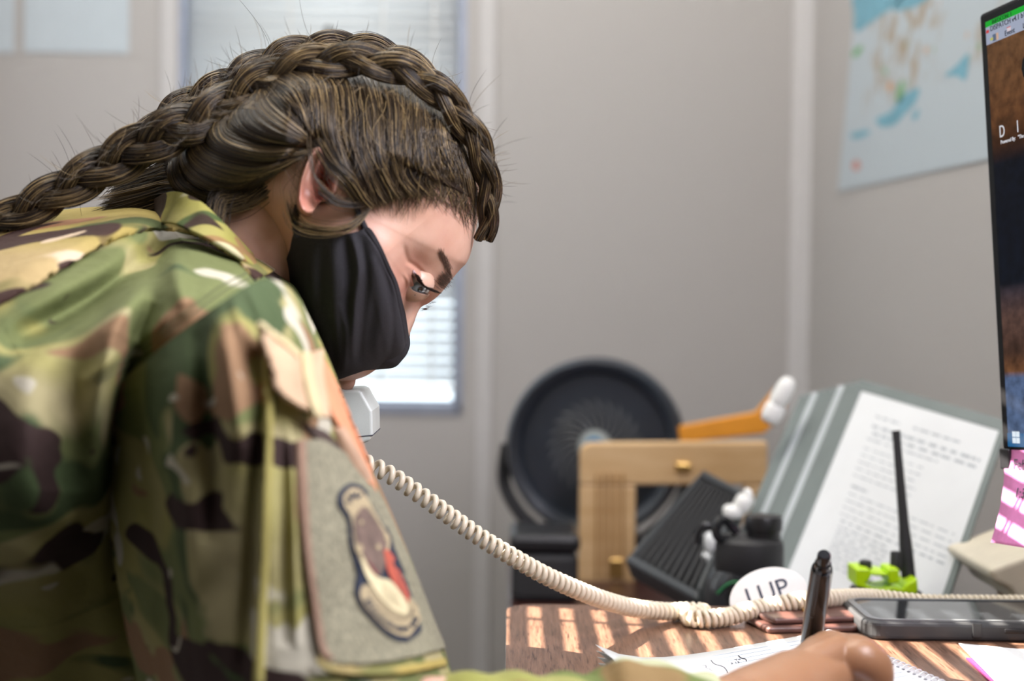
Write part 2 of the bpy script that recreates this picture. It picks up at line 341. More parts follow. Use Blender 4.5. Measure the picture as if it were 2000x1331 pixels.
# map on the right wall
def PX(px, py, X):
    d = P(px, py, 1.0) - np.array([0, 0, CAMZ]); t = X / d[..., 0]; p = d * t[..., None]; p[..., 2] += CAMZ; return p
def mapmat():
    m, nt, b = nmat('map_print'); b.inputs['Roughness'].default_value = .55
    tc = nt.nodes.new('ShaderNodeTexCoord'); uv = tc.outputs['UV']
    def noise(s, d=3, ofs=(0, 0, 0)):
        mp = nt.nodes.new('ShaderNodeMapping'); mp.inputs['Location'].default_value = ofs; L(nt, uv, mp.inputs[0])
        n = nt.nodes.new('ShaderNodeTexNoise'); n.inputs['Scale'].default_value = s; n.inputs['Detail'].default_value = d; L(nt, mp.outputs[0], n.inputs['Vector']); return n.outputs['Fac']
    def step(x, lo, hi):
        r_ = nt.nodes.new('ShaderNodeMapRange'); r_.inputs['From Min'].default_value = lo; r_.inputs['From Max'].default_value = hi; L(nt, x, r_.inputs['Value']); return r_.outputs[0]
    def mix(a, col, f):
        x = nt.nodes.new('ShaderNodeMix'); x.data_type = 'RGBA'; L(nt, f, x.inputs[0]); x.inputs[7].default_value = col + (1,)
        if isinstance(a, tuple): x.inputs[6].default_value = a + (1,)
        else: L(nt, a, x.inputs[6])
        return x.outputs[2]
    def mul(a, b_):
        x = nt.nodes.new('ShaderNodeMath'); x.operation = 'MULTIPLY'; L(nt, a, x.inputs[0]); L(nt, b_, x.inputs[1]); return x.outputs[0]
    sep = nt.nodes.new('ShaderNodeSeparateXYZ'); L(nt, uv, sep.inputs[0])
    inside = step(sep.outputs[1], .13, .17)
    base = mix((.44, .50, .54), (.36, .30, .23), mul(mul(step(noise(24, 5), .46, .58), step(noise(3.4, 2, (3, 1, 0)), .40, .52)), inside))
    base = mix(base, (.22, .36, .20), mul(step(noise(16, 2, (7, 2, 0)), .66, .70), inside))
    base = mix(base, (.60, .30, .12), mul(step(noise(14, 2, (1, 9, 0)), .66, .70), inside))
    L(nt, base, b.inputs['Base Color']); return m
mp_c = [PX(1637, 374, XR - .002), PX(2400, 205, XR - .002), PX(2400, -700, XR - .002), PX(1688, -120, XR - .002)]
# straight rectangle on the wall: use the measured bottom-left corner and the left edge
mbl = PX(1637, 374, XR - .0015); mtl = PX(1672, 0, XR - .0015); mbr = PX(1930, 311, XR - .0015)
ev = (mtl - mbl); ev /= np.linalg.norm(ev); eu = (mbr - mbl); eu /= np.linalg.norm(eu); en = np.array([-1, 0, 0.])
MW, MH = .95, .80
mv = [mbl, mbl + eu * MW, mbl + eu * MW + ev * MH, mbl + ev * MH]
o = MB().add(np.concatenate([mv, np.array(mv) + en * .0006]), [(0, 1, 2, 3), (7, 6, 5, 4), (0, 4, 5, 1), (1, 5, 6, 2), (2, 6, 7, 3), (3, 7, 4, 0)]).build('wall_map', mapmat())
uvl = o.data.uv_layers.new(name='UVMap')
for lp in o.data.loops:
    k = lp.vertex_index % 4; uvl.data[lp.index].uv = ((0, 0), (1.2, 0), (1.2, 1), (0, 1))[k]
tag(o, 'large map poster with blue water and green patches on the side wall', 'map')
def mapoint(px, py):
    return PX(px, py, XR - .0022)
wat = plain('map_water', (.15, .36, .46), .55, var=.12); grn = plain('map_park', (.16, .36, .16), .55)
def mappoly(name, pts, mat, sm=True):
    p2 = catmull(np.array(pts, float), len(pts) * 6, True) if sm else np.array(pts, float)
    v = mapoint(p2[:, 0], p2[:, 1]); b_ = MB().add(*poly_prism(v, en, .0002)); return b_.build(name, mat, o)
mappoly('bay', [(1672, -60), (1800, -60), (1760, 0), (1728, 25), (1700, 45), (1672, 62), (1668, 30)], wat)
mappoly('bay', [(1745, 20), (1765, -10), (1850, -60), (1830, -20), (1790, 12)], wat)
mappoly('lagoon', [(1712, 232), (1740, 218), (1752, 200), (1765, 185), (1795, 172), (1788, 200), (1765, 225), (1748, 243), (1722, 248)], wat)
mappoly('lagoon', [(1662, 262), (1690, 254), (1700, 258), (1690, 266), (1668, 272)], wat)
mappoly('lagoon', [(1845, 148), (1868, 128), (1892, 105), (1886, 155), (1868, 148)], wat)
mappoly('lagoon', [(1782, 225), (1795, 212), (1792, 230), (1784, 235)], wat)
mappoly('park', [(1750, 192), (1758, 160), (1766, 165), (1763, 190), (1756, 202)], grn)
mappoly('park', [(1664, 105), (1680, 88), (1684, 96), (1672, 112)], grn)
mappoly('legend_mark', [(1664, 325), (1672, 312), (1680, 322), (1674, 334)], plain('map_red', (.5, .2, .16), .6))

# ---------------------------------------------------------------- desk
DZ = .75
dk = thing('desk', 'walnut laminate desk with rounded corner and striped sunlight on it', 'desk', (.25, .70, 0))
DX0, DX1, DY0, DY1 = float(PZ(989, 1240, DZ)[0]), XR - .012, .30, float(PZ(1150, 1182, DZ)[1])
def rrect(x0, x1, y0, y1, r, n=8, corners=(1, 1, 1, 1)):
    out = []
    for (cx_, cy_, a0, on) in ((x1 - r, y1 - r, 0, corners[0]), (x0 + r, y1 - r, 90, corners[1]), (x0 + r, y0 + r, 180, corners[2]), (x1 - r, y0 + r, 270, corners[3])):
        if on:
            for t in np.linspace(a0, a0 + 90, n): out.append((cx_ + r * math.cos(R(t)), cy_ + r * math.sin(R(t))))
        else:
            sx, sy = (1 if a0 in (0, 270) else -1), (1 if a0 in (0, 90) else -1); out.append((cx_ + sx * r, cy_ + sy * r))
    return out
def slab(pts2, z0, z1): return poly_prism([(x, y, z0) for x, y in pts2], (0, 0, 1), z1 - z0)
MB().add(*slab(rrect(DX0, DX1, DY0, DY1, .022, corners=(0, 1, 1, 0)), DZ - .0012, DZ)).build('desk_top', M['desk'], dk)
MB().add(*slab(rrect(DX0, DX1, DY0, DY1, .022, corners=(0, 1, 1, 0)), DZ - .030, DZ - .0012)).build('edge_band', M['edge'], dk, bevel=.003)
box('side_panel', DX0 + .04, DX0 + .06, DY0 + .05, DY1 - .08, 0, DZ - .03, M['edge'], dk); box('side_panel', DX1 - .03, DX1 - .01, DY0 + .05, DY1 - .08, 0, DZ - .03, M['edge'], dk)
# lower cabinet behind the desk
TZ = .64
tb = thing('side_table', 'low dark cherry table standing behind the desk', 'table', (.25, 1.6, 0))
TX0 = float(P(992, 1150, 1.5)[0])
MB().add(*slab(rrect(TX0, XR - .02, DY1 + .03, 2.02, .02, corners=(1, 1, 1, 1)), TZ - .03, TZ)).build('table_top', M['maroon'], tb, bevel=.003)
for x in (TX0 + .03, XR - .07):
    for y in (DY1 + .07, 1.95): box('leg', x, x + .04, y, y + .04, 0, TZ - .03, M['maroon'], tb, bevel=.003)
# ---------------------------------------------------------------- fan, frame, bar, ribbed panel behind
def ppx(pts, Y): a_ = np.array(pts, float); return P(a_[:, 0], a_[:, 1], Y if np.ndim(Y) == 0 else np.array(Y))
FY = 1.85; fc = P(1165, 872, FY); s_ = FY / FPX
fan = thing('desk_fan', 'black round desk fan with a blue hub standing against the wall', 'fan', (float(fc[0]), FY, TZ))
fa = Vector((-.16, -1, .05)).normalized()
Rr = 175 * s_
MB().add(*lathe([(Rr * .80, .020), (Rr * .84, .030), (Rr * .93, .036), (Rr * .99, .026), (Rr, .0), (Rr * .99, -.03), (Rr * .93, -.055), (Rr * .86, -.06), (Rr * .82, -.03), (Rr * .79, .005)], 72, fc, fa)).build('duct_ring', M['fanblack'], fan, smooth=True)
bk = MB(); bk.add(*lathe([(.001, -.058), (Rr * .87, -.058), (Rr * .87, -.062), (.001, -.062)], 60, fc, fa)); bk.build('rear_grille', plain('fan_void', (.004, .004, .005), .8), fan)
qf = np.array(fa.to_track_quat('Z', 'Y').to_matrix())
g = MB()
for i in range(24):
    a0 = 2 * math.pi * i / 24; rr = np.linspace(Rr * .19, Rr * .82, 14); th = a0 + 1.15 * ((rr / Rr - .19) / .63) ** 1.2
    pts = np.stack([rr * np.cos(th), rr * np.sin(th), .022 - .012 * ((rr / Rr - .19) / .63) ** 2], -1) @ qf.T + fc
    g.add(*tube(pts, .0016, 6))
for r_ in (.45, .68):
    t_ = np.linspace(0, 2 * np.pi, 60); g.add(*tube(np.stack([Rr * r_ * np.cos(t_), Rr * r_ * np.sin(t_), np.full(60, .018)], -1) @ qf.T + fc, .0012, 5))
g.build('front_grille', M['fanfin'], fan, smooth=True)
for i in range(3):
    a0 = 2 * math.pi * i / 3; rr = np.linspace(Rr * .15, Rr * .76, 8); vs = []
    for r_ in rr:
        wd = .25 + .55 * (r_ / Rr)
        for q in np.linspace(-.5, .5, 5):
            t_ = a0 + q * wd * 1.6; vs.append(np.array([r_ * math.cos(t_), r_ * math.sin(t_), -.018 + .022 * q]) @ qf.T + fc)
    b_ = mob('blade', vs, gridfaces(8, 5), M['black'], fan); sd = b_.modifiers.new('t', 'SOLIDIFY'); sd.thickness = .002
MB().add(*lathe([(.001, .0), (Rr * .17, .0), (Rr * .19, .022), (Rr * .16, .032), (.001, .034)], 40, fc, fa)).build('hub', M['grey'], fan, smooth=True)
MB().add(*lathe([(.001, .034), (Rr * .115, .0335), (Rr * .11, .036), (.001, .037)], 32, fc, fa)).build('hub_cap', plain('blue_cap', (.03, .22, .42), .3), fan, smooth=True)
for sx in (-1, 1):
    pts = [np.array([fc[0] + sx * Rr * 1.0, FY + .02, fc[2]]), np.array([fc[0] + sx * Rr * 1.03, FY + .02, fc[2] - .05]), np.array([fc[0] + sx * Rr * .85, FY + .01, TZ + .06]), np.array([fc[0] + sx * Rr * .55, FY, TZ + .03])]
    MB().add(*tube(catmull(pts, 20), .009, 10)).build('tilt_bracket', M['black'], fan, smooth=True)
MB().add(*lathe([(.001, 0), (.100, 0), (.102, .008), (.092, .022), (.06, .040), (.001, .045)], 56, (fc[0], FY - .01, TZ))).build('base', M['blacksh'], fan, smooth=True)
# black case in front of the fan foot
cb = P(1000, 1000, 1.62); cb2 = P(1128, 1000, 1.62); ctop = float(P(1000, 1035, 1.62)[2])
bx = thing('storage_case', 'matte black case sitting low in front of the fan foot', 'case', (float(cb[0]) + .04, 1.62, TZ))
box('case_body', cb[0], cb2[0], 1.58, 1.68, TZ, ctop - .02, M['blackmat'], bx, bevel=.008); box('case_lid', cb[0] - .002, cb2[0] + .002, 1.578, 1.682, ctop - .019, ctop, M['black'], bx, bevel=.006)
# pine frame
WY = 1.71
wf = thing('wooden_frame', 'pale pine wooden frame with grooved side standing before the fan', 'frame', V(P(1300, 1150, WY)))
def pxpoly(pts, Y0, Y1, mb, m=0):
    a_ = np.array(pts, float); v = P(a_[:, 0], a_[:, 1], Y0); mb.add(*poly_prism(v, (0, 1, 0), Y1 - Y0), m); return mb
def arcpx(cx_, cy_, r, a0, a1, n=8): return [(cx_ + r * math.cos(R(t)), cy_ - r * math.sin(R(t))) for t in np.linspace(a0, a1, n)]
pxpoly(arcpx(1157, 890, 24, 180, 90) + [(1500, 864), (1500, 948), (1133, 948)], WY, WY + .022, MB()).build('top_rail', M['pine'], wf, bevel=.003)
zb = lambda x: 0
botpx = 609 + (CAMZ - TZ) * FPX / WY
pxpoly([(1133, 948.5), (1242, 948.5), (1240, botpx), (1129, botpx)], WY, WY + .022, MB()).build('side_stile', M['pine'], wf, bevel=.003)
pxpoly([(1455, 948.5), (1500, 948.5), (1500, botpx), (1455, botpx)], WY, WY + .022, MB()).build('side_stile', M['pine'], wf, bevel=.003)
gr = MB(); 
for x in (1163, 1176, 1189, 1202, 1215): pxpoly([(x, 925), (x + 5, 925), (x + 4, 1130), (x - 1, 1130)], WY - .0035, WY + .0002, gr)
gr.build('groove_moulding', wood('pine_dark', (.36, .20, .07), (.50, .30, .12), (60, 60, 5)), wf, bevel=.001)
pxpoly([(1318, 903), (1352, 905), (1350, 925), (1320, 924)], WY - .006, WY, MB()).build('turn_button', M['brass'], wf, bevel=.003)
pxpoly([(1190, 1092), (1218, 1092), (1218, 1130), (1190, 1130)], WY - .004, WY, MB()).build('hinge', M['brass'], wf, bevel=.002)
# orange bar
oY = 1.80
tag(pxpoly([(1325, 834), (1478, 806), (1512, 765), (1532, 742), (1545, 760), (1530, 812), (1492, 848), (1325, 866)], oY, oY + .014, MB()).build('orange_bar', M['orange'], bevel=.002),
    'orange plastic bar resting behind the wooden frame and the document rack', 'bar')
# ribbed black panel
rp = thing('ribbed_panel', 'black ribbed plastic panel leaning between wooden frame and bottle', 'panel', V(P(1300, 1150, 1.40)))
BLc, BRc, TRc, TLc = [P(*q) for q in ((1222, 1100, 1.40), (1362, 1178, 1.27), (1450, 962, 1.40), (1375, 922, 1.55))]
def quadpt(u, v): return (1 - v) * ((1 - u) * BLc + u * BRc) + v * ((1 - u) * TLc + u * TRc)
nrm = np.cross(BRc - BLc, TLc - BLc); nrm /= np.linalg.norm(nrm)
if nrm[1] > 0: nrm = -nrm
fr_ = MB()
def qslab(mb, u0, u1, v0, v1, d0, d1, n=1):
    us = [(u0, v0), (u1, v0), (u1, v1), (u0, v1)]
    v = np.array([quadpt(*q) + nrm * d0 for q in us] + [quadpt(*q) + nrm * d1 for q in us]); mb.add(v, [f[::-1] for f in BOXF])
qslab(fr_, 0, 1, 0, .07, -.018, .004); qslab(fr_, 0, .06, .07, .94, -.018, .004); qslab(fr_, .94, 1, .07, .94, -.018, .004); qslab(fr_, 0, 1, .94, 1, -.018, .004)
fr_.build('panel_rim', plain('rim_grey', (.035, .04, .045), .5), rp, bevel=.003)
rb_ = MB(); qslab(rb_, .06, .94, .07, .94, -.016, -.010)
for i in range(9): u_ = .09 + i * .095; qslab(rb_, u_, u_ + .045, .08, .93, -.012, .002)
rb_.build('ribs', M['blackmat'], rp, bevel=.001)

# ---------------------------------------------------------------- document rack
rk = thing('document_rack', 'tilted grey display rack of fanned document sleeves by the wall', 'document rack', V(P(1650, 1170, 1.25)))
pTL, pTR, pBL = P(1683, 764, 1.40), P(1952, 842, 1.235), P(1530, 1138, 1.29)
eu_ = pTR - pTL; ev_ = pBL - pTL; nn = np.cross(eu_, ev_); nn /= np.linalg.norm(nn)
if nn[1] > 0: nn = -nn
ev_ = ev_ - eu_ * 0
def rquad(mb, a0, a1, b0, b1, c0, c1, sh, m=0):
    O = pTL + sh; us = [(a0, b0), (a1, b0), (a1, b1), (a0, b1)]
    v = np.array([O + eu_ * a + ev_ * b + nn * c0 for a, b in us] + [O + eu_ * a + ev_ * b + nn * c1 for a, b in us]); mb.add(v, [f[::-1] for f in BOXF], m)
sleeve = plain('sleeve_grey', (.17, .20, .195), .35, var=.05); sleeve2 = plain('sleeve_light', (.48, .52, .54), .3, var=.05)
step = np.array([-.0078, .0065, .0006]) 
NS = 10
for i in range(NS):
    sh = step * i - nn * .0045 * i; m_ = MB()
    for q in ((-.045, 1.04, -.055, 0.0), (-.045, 0, 0, 1.17), (1, 1.04, 0, 1.17), (-.045, 1.04, 1.17, 1.22)): rquad(m_, q[0], q[1], q[2], q[3], -.0016, .0010, sh)
    pn = m_.build('document_sleeve', sleeve if i not in (3, 7) else sleeve2, rk, bevel=.0005)
    m2 = MB(); rquad(m2, 0.0005, .9995, 0.0005, 1.17, -.0008, .0002, sh); pg = m2.build('page', M['paper'], pn)
# print on the front page
pr_ = MB(); rr_ = random.Random(3)
def pline(b, a0, a1, h, gap=.03):
    x = a0
    while x < a1:
        wd = rr_.uniform(.02, .07); rquad(pr_, x, min(x + wd, a1), b, b + h, .0003, .0004, np.zeros(3)); x += wd + rr_.uniform(.008, gap)
pline(.10, .18, .36, .010); pline(.10, .46, .80, .010)
pline(.15, .18, .95, .014); pline(.185, .2, .95, .013); pline(.22, .18, .7, .008)
for i in range(5): pline(.27 + i * .035, .18, .62, .006)
pline(.46, .20, .32, .012, .01)
for i in range(4): pline(.50 + i * .034, .20, .95, .006)
for i in range(9): pline(.66 + i * .022, .22, .60, .007)
pline(.63, .22, .95, .009); pline(.90, .5, .9, .008); pline(.965, .15, .30, .016, .008); pline(1.02, .3, .8, .007)
pr_.build('printed_text', plain('grey_print', (.40, .43, .46), .8), rk)
ft = MB(); ft.add(*boxv(pBL[0] - .05, .42, 1.20, 1.44, TZ, TZ + .03)); ft.build('stand_foot', M['grey'], rk, bevel=.004)
def pebble(mb, cx_, cy_, Y, rx, ry, rd, ang=0, m=0, p=.7):
    u = np.linspace(0, 2 * np.pi, 24, endpoint=False); v = np.linspace(.02, np.pi - .02, 12); s = Y / FPX
    sg = lambda x: np.sign(x) * np.abs(x) ** p
    vs = []
    for vv in v:
        a_ = sg(np.cos(u)) * sg(np.sin(vv)); b_ = np.full(24, sg(np.cos(vv))); c_ = sg(np.sin(u)) * sg(np.sin(vv))
        x = a_ * rx; y = b_ * ry; X = x * math.cos(ang) - y * math.sin(ang); Z = x * math.sin(ang) + y * math.cos(ang)
        o_ = P(cx_, cy_, Y); vs.append(np.stack([o_[0] + X * s, o_[1] + c_ * rd, o_[2] + Z * s], -1))
    v_ = np.concatenate(vs); f = gridfaces(12, 24, cv=True).tolist() + [list(range(24)), [11 * 24 + q for q in range(24)][::-1]]
    mb.add(v_, f, m); return mb
pebble(pebble(MB(), 1528, 768, 1.43, 17, 34, .012, -.5), 1510, 806, 1.43, 20, 24, .010, -.4).build('sleeve_clip', M['white'], rk, smooth=True, angle=0)
pebble(pebble(pebble(MB(), 1450, 985, 1.37, 16, 20, .012, -.4), 1432, 1000, 1.37, 20, 14, .012, 0), 1462, 972, 1.37, 9, 18, .008, .2).build('sleeve_clip', M['white'], rk, smooth=True, angle=0)
tag(pebble(pebble(pebble(MB(), 1392, 1062, 1.34, 16, 22, .014, .1), 1386, 1092, 1.34, 15, 14, .014), 1388, 1118, 1.335, 12, 24, .014).build('tissue_clump', M['paper'], smooth=True, angle=0), 'crumpled white tissue beside the black bottle lid', 'tissue')

# ---------------------------------------------------------------- bottle
BY = 1.24; bs = BY / FPX; bo = P(1463, 1100, BY); bz = lambda py: float(P(1463, py, BY)[2])
bt = thing('water_bottle', 'dark water bottle with black screw lid and green arc print', 'bottle', (float(bo[0]), BY, TZ))
MB().add(*lathe([(.001, TZ), (74 * bs, TZ), (77 * bs, TZ + .004), (78 * bs, bz(1165)), (74 * bs, bz(1135)), (64 * bs, bz(1118)), (60 * bs, bz(1112)), (.001, bz(1112))], 56, (bo[0] - .004, BY, 0))).build('bottle_body', M['blacksh'], bt, smooth=True)
MB().add(*lathe([(.001, bz(1114)), (64 * bs, bz(1114)), (67 * bs, bz(1108)), (67 * bs, bz(1068)), (65 * bs, bz(1056)), (56 * bs, bz(1048)), (.001, bz(1047))], 56, (bo[0], BY, 0))).build('wide_lid', M['blackmat'], bt, smooth=True)
kn = P(1489, 1100, BY)
MB().add(*lathe([(.001, bz(1050)), (33 * bs, bz(1050)), (33 * bs, bz(1036)), (36 * bs, bz(1034)), (37 * bs, bz(1014)), (34 * bs, bz(1006)), (.001, bz(1004))], 40, (kn[0], BY - .004, 0))).build('cap', M['black'], bt, smooth=True)
lp_ = catmull([P(1440, 1042, BY), P(1418, 1018, BY), P(1400, 1022, BY - .01), P(1402, 1050, BY - .012), P(1430, 1056, BY - .008)], 24); MB().add(*tube(lp_, .0042, 10)).build('carry_loop', M['blacksh'], bt, smooth=True)
lp_ = catmull([P(1402, 1040, BY), P(1380, 1026, BY), P(1364, 1040, BY), P(1362, 1062, BY)], 18); MB().add(*tube(lp_, .0032, 8)).build('strap', M['black'], bt, smooth=True)
ar = [(bo[0] - .004 + (78 * bs + .0006) * math.sin(t), BY - (78 * bs + .0006) * math.cos(t), bz(1150) + .012 * math.cos((t + .35) * 3.2)) for t in np.linspace(-.85, .15, 20)]
MB().add(*tube(ar, .0009, 6)).build('green_arc', M['green'], bt)
# ---------------------------------------------------------------- oval badge
oc = P(1502, 1166, 1.028); U_ = Vector((math.cos(R(17)), 0, math.sin(R(17)))); W_ = Vector((-math.sin(R(17)) * .95, .38, math.cos(R(17)) * .92)).normalized(); N_ = U_.cross(W_)
if N_.y > 0: N_ = -N_
t_ = np.linspace(0, 2 * np.pi, 48, endpoint=False); e_ = np.array([np.array(oc) + np.array(U_) * .0290 * math.cos(a) + np.array(W_) * .0210 * math.sin(a) for a in t_])
ov = thing('oval_badge', 'white oval badge with dark letters leaning behind the coiled cord', 'badge', V(oc) - Vector((0, 0, .02)))
MB().add(*poly_prism(e_, -N_, .003)).build('badge_plate', M['white'], ov, bevel=.0008)
text('lettering', 'LUP', .0190, V(oc) - U_ * .0165 - W_ * .0030 + N_ * .0002, U_, W_ , plain('navy_print', (.01, .02, .05), .4), ov, off=-.0004, depth=.0006)

# ---------------------------------------------------------------- two-way radio
RY = 1.15; rx = lambda px: float(P(px, 1100, RY)[0]); rz = lambda py: float(P(1730, py, RY)[2])
rd = thing('handheld_radio', 'neon green and black handheld radio with tall antenna', 'radio', (rx(1730), RY, TZ))
box('radio_body', rx(1668), rx(1796), RY - .016, RY + .018, TZ, rz(1148), M['black'], rd, bevel=.004)
nm = MB(); yf = RY - .020
def npoly(pts, d=.010): pxpoly(pts, yf, yf + d, nm)
npoly([(1672, 1112), (1700, 1112), (1702, 1128), (1690, 1142), (1712, 1152), (1745, 1146), (1762, 1152), (1775, 1140), (1792, 1130), (1794, 1152), (1790, 1162), (1725, 1162), (1700, 1154), (1672, 1146)], .030)
npoly([(1735, 1112), (1757, 1112), (1758, 1140), (1736, 1142)], .026)
npoly([(1700, 1117), (1735, 1120), (1735, 1127), (1700, 1125)], .03)
nm.build('neon_housing', M['neon'], rd, bevel=.002)
for px0, px1, py0, py1, nme in ((1676, 1700, 1094, 1113, 'knob'), (1736, 1757, 1076, 1113, 'knob')):
    cx_ = rx((px0 + px1) / 2); rr = (rx(px1) - rx(px0)) / 2
    MB().add(*lathe([(.001, rz(py1)), (rr, rz(py1)), (rr, rz(py0) - .001), (rr * .85, rz(py0)), (.001, rz(py0))], 24, (cx_, RY - .004, 0))).build(nme, M['blackmat'], rd, smooth=True)
an0, an1 = P(1776, 1150, RY), P(1750, 842, RY + .02)
ap = np.linspace(an0, an1, 14); ar_ = np.interp(np.linspace(0, 1, 14), [0, .12, .3, .35, .96, 1], [14, 14, 12.5, 10.5, 7.5, 8.5]) * RY / FPX
MB().add(*tube(ap, ar_, 18)).build('antenna', M['blackmat'], rd, smooth=True, angle=50)

# ---------------------------------------------------------------- coiled cord
cp = np.array([(640, 868, .872), (690, 900, .872), (722, 908, .874), (765, 930, .878), (800, 953, .883), (850, 988, .888), (900, 1024, .896), (950, 1058, .900), (1000, 1088, .906), (1060, 1122, .917), (1120, 1150, .932), (1180, 1173, .952), (1240, 1189, .975), (1300, 1195, .992), (1345, 1199, 1.0), (1372, 1205, .998), (1362, 1219, .990), (1345, 1224, .985), (1352, 1228, .976), (1385, 1221, .975), (1440, 1200, .985), (1500, 1186, .995), (1560, 1175, .998), (1620, 1170, 1.01), (1700, 1168, 1.034), (1800, 1178, 1.036), (1900, 1180, 1.037), (2080, 1180, 1.038)])
c3 = catmull(cp, 1200); c3 = P(c3[:, 0], c3[:, 1], c3[:, 2])
c3[:, 2] = np.maximum(c3[:, 2], np.where(c3[:, 1] < DY1 + .01, DZ + .0068, 0)); 
seg = np.linalg.norm(np.diff(c3, axis=0), axis=1); s_arc = np.concatenate([[0], np.cumsum(seg)]); Ltot = s_arc[-1]
s0 = s_arc[int(1200 * 2.0 / 27)]
ss = np.linspace(0, Ltot, 9000); cc = np.stack([np.interp(ss, s_arc, c3[:, k]) for k in range(3)], -1)
pitch = np.interp(ss - s0, [0, .02, .10, .20, .30, 1], [.0074, .0070, .0054, .0046, .0043, .0043])
ph = np.cumsum(np.gradient(ss) / pitch) * 2 * np.pi
tt, n1, b1 = frames(cc); rc = np.interp(ss - s0, [0, .15, .35, 1], [.0040, .0044, .0048, .0048])
hel = cc + rc[:, None] * (np.cos(ph)[:, None] * n1 + np.sin(ph)[:, None] * b1)
cordo = tube(hel, .00190, 8)
o = mob('coiled_cord', cordo[0], cordo[1], M['cord']); tag(o, 'cream coiled telephone cord sagging from the handset onto the desk', 'cord')

# ---------------------------------------------------------------- wallet
wl = thing('leather_wallet', 'folded brown leather wallet lying between cord and phone', 'wallet', V(PZ(1590, 1215, DZ)))
def layer(pts, z0, z1, name, mat, bev): 
    v = np.array([PZ(x, y, z0) for x, y in pts]); return MB().add(*poly_prism(v, (0, 0, 1), z1 - z0)).build(name, mat, wl, bevel=bev, seg=4)
layer([(1452, 1216), (1500, 1240), (1694, 1236), (1700, 1212), (1650, 1194), (1500, 1192)], DZ, DZ + .0048, 'back_panel', M['leather'], .0022)
layer([(1468, 1205), (1512, 1222), (1692, 1216), (1694, 1202), (1640, 1184), (1500, 1184)], DZ + .0049, DZ + .0095, 'front_flap', M['leather'], .0022)
sp = PZ(1577, 1194, DZ + .0096); MB().add(*lathe([(.001, 0), (.004, 0), (.004, .001), (.002, .0016), (.001, .0016)], 20, sp)).build('snap', M['brass'], wl, smooth=True)
tag(MB().add(*poly_prism([PZ(1640, 1181, DZ + .0002), PZ(1700, 1200, DZ + .0002), PZ(1720, 1184, DZ + .0002), PZ(1680, 1176, DZ + .0002)], (0, 0, 1), .0006)).build('paper_slip', M['paper']), 'small white paper slip between wallet and phone', 'paper')
# ---------------------------------------------------------------- mobile phone
phn = thing('mobile_phone', 'black mobile phone in rugged rubber case lying face up', 'phone', (.32, .98, DZ))
x0, x1, y0, y1 = .2385, .397, .945, 1.022
MB().add(*slab(rrect(x0, x1, y0, y1, .013), DZ, DZ + .0128)).build('rubber_case', M['rubber'], phn, bevel=.003, seg=3)
rim = MB(); o2 = rrect(x0 + .003, x1 - .003, y0 + .003, y1 - .003, .011); i2 = rrect(x0 + .0075, x1 - .0075, y0 + .0055, y1 - .0055, .009); n_ = len(o2); z_ = DZ + .0128
vs = [(a, b, z_) for a, b in o2] + [(a, b, z_ + .0010) for a, b in o2] + [(a, b, z_ + .0010) for a, b in i2] + [(a, b, z_) for a, b in i2]
rim.add(vs, [[k * n_ + i, k * n_ + (i + 1) % n_, (k + 1) * n_ + (i + 1) % n_, (k + 1) * n_ + i] for k in range(3) for i in range(n_)]).build('case_lip', plain('case_lip_grey', (.16, .17, .18), .3), phn)
MB().add(*slab(i2, DZ + .0129, DZ + .0131)).build('screen', M['darkglass'], phn)
bx_ = lambda p, q: (float(P(p, 1240, y0)[0]), float(P(q, 1240, y0)[0]))
a, b = bx_(1899, 1917); box('port_cover', a, b, y0 - .0012, y0 + .001, DZ + .003, DZ + .0128, M['rubber'], phn, bevel=.0006)
a, b = bx_(1962, 2040); box('side_button', a, b, y0 - .0010, y0 + .001, DZ + .0062, DZ + .0092, M['black'], phn, bevel=.0006)
# ---------------------------------------------------------------- papers bottom right
def flat(name, pts, z, th, mat, label, cat):
    v = np.array([PZ(x, y, z) for x, y in pts]); return tag(MB().add(*poly_prism(v, (0, 0, 1), th)).build(name, mat), label, cat)
flat('envelope', [(1887, 1288), (2160, 1300), (2240, 1420), (1985, 1385)], DZ + .0002, .0008, M['magenta'], 'magenta paper showing under the white sheet at lower right', 'paper')
flat('white_sheet', [(1873, 1259), (2200, 1290), (2260, 1420), (1980, 1370)], DZ + .0016, .0006, M['paper'], 'blank white sheet cut by the lower right of the photo', 'paper')
# ---------------------------------------------------------------- notebook
NZ = DZ + .0075
c1, c2, c4 = PZ(1618, 1240, NZ), PZ(1925, 1378, NZ), PZ(1168, 1321, NZ); c3_ = c2 + c4 - c1
nb = thing('spiral_notebook', 'open white spiral notebook with handwriting under the writing hand', 'notebook', V((c1 + c3_) / 2 - np.array([0, 0, .0075])))
for k, (z0, z1, m_, nme) in enumerate(((-.0073, -.0062, M['grey'], 'back_cover'), (-.0060, 0, M['paper'], 'page_block'))):
    MB().add(*poly_prism(np.array([c1, c2, c3_, c4]) + np.array([0, 0, z0]), (0, 0, 1), z1 - z0)).build(nme, m_, nb)
e1 = (c2 - c1) / np.linalg.norm(c2 - c1); e2 = (c4 - c1) / np.linalg.norm(c4 - c1); Lw = np.linalg.norm(c2 - c1); Ll = np.linalg.norm(c4 - c1)
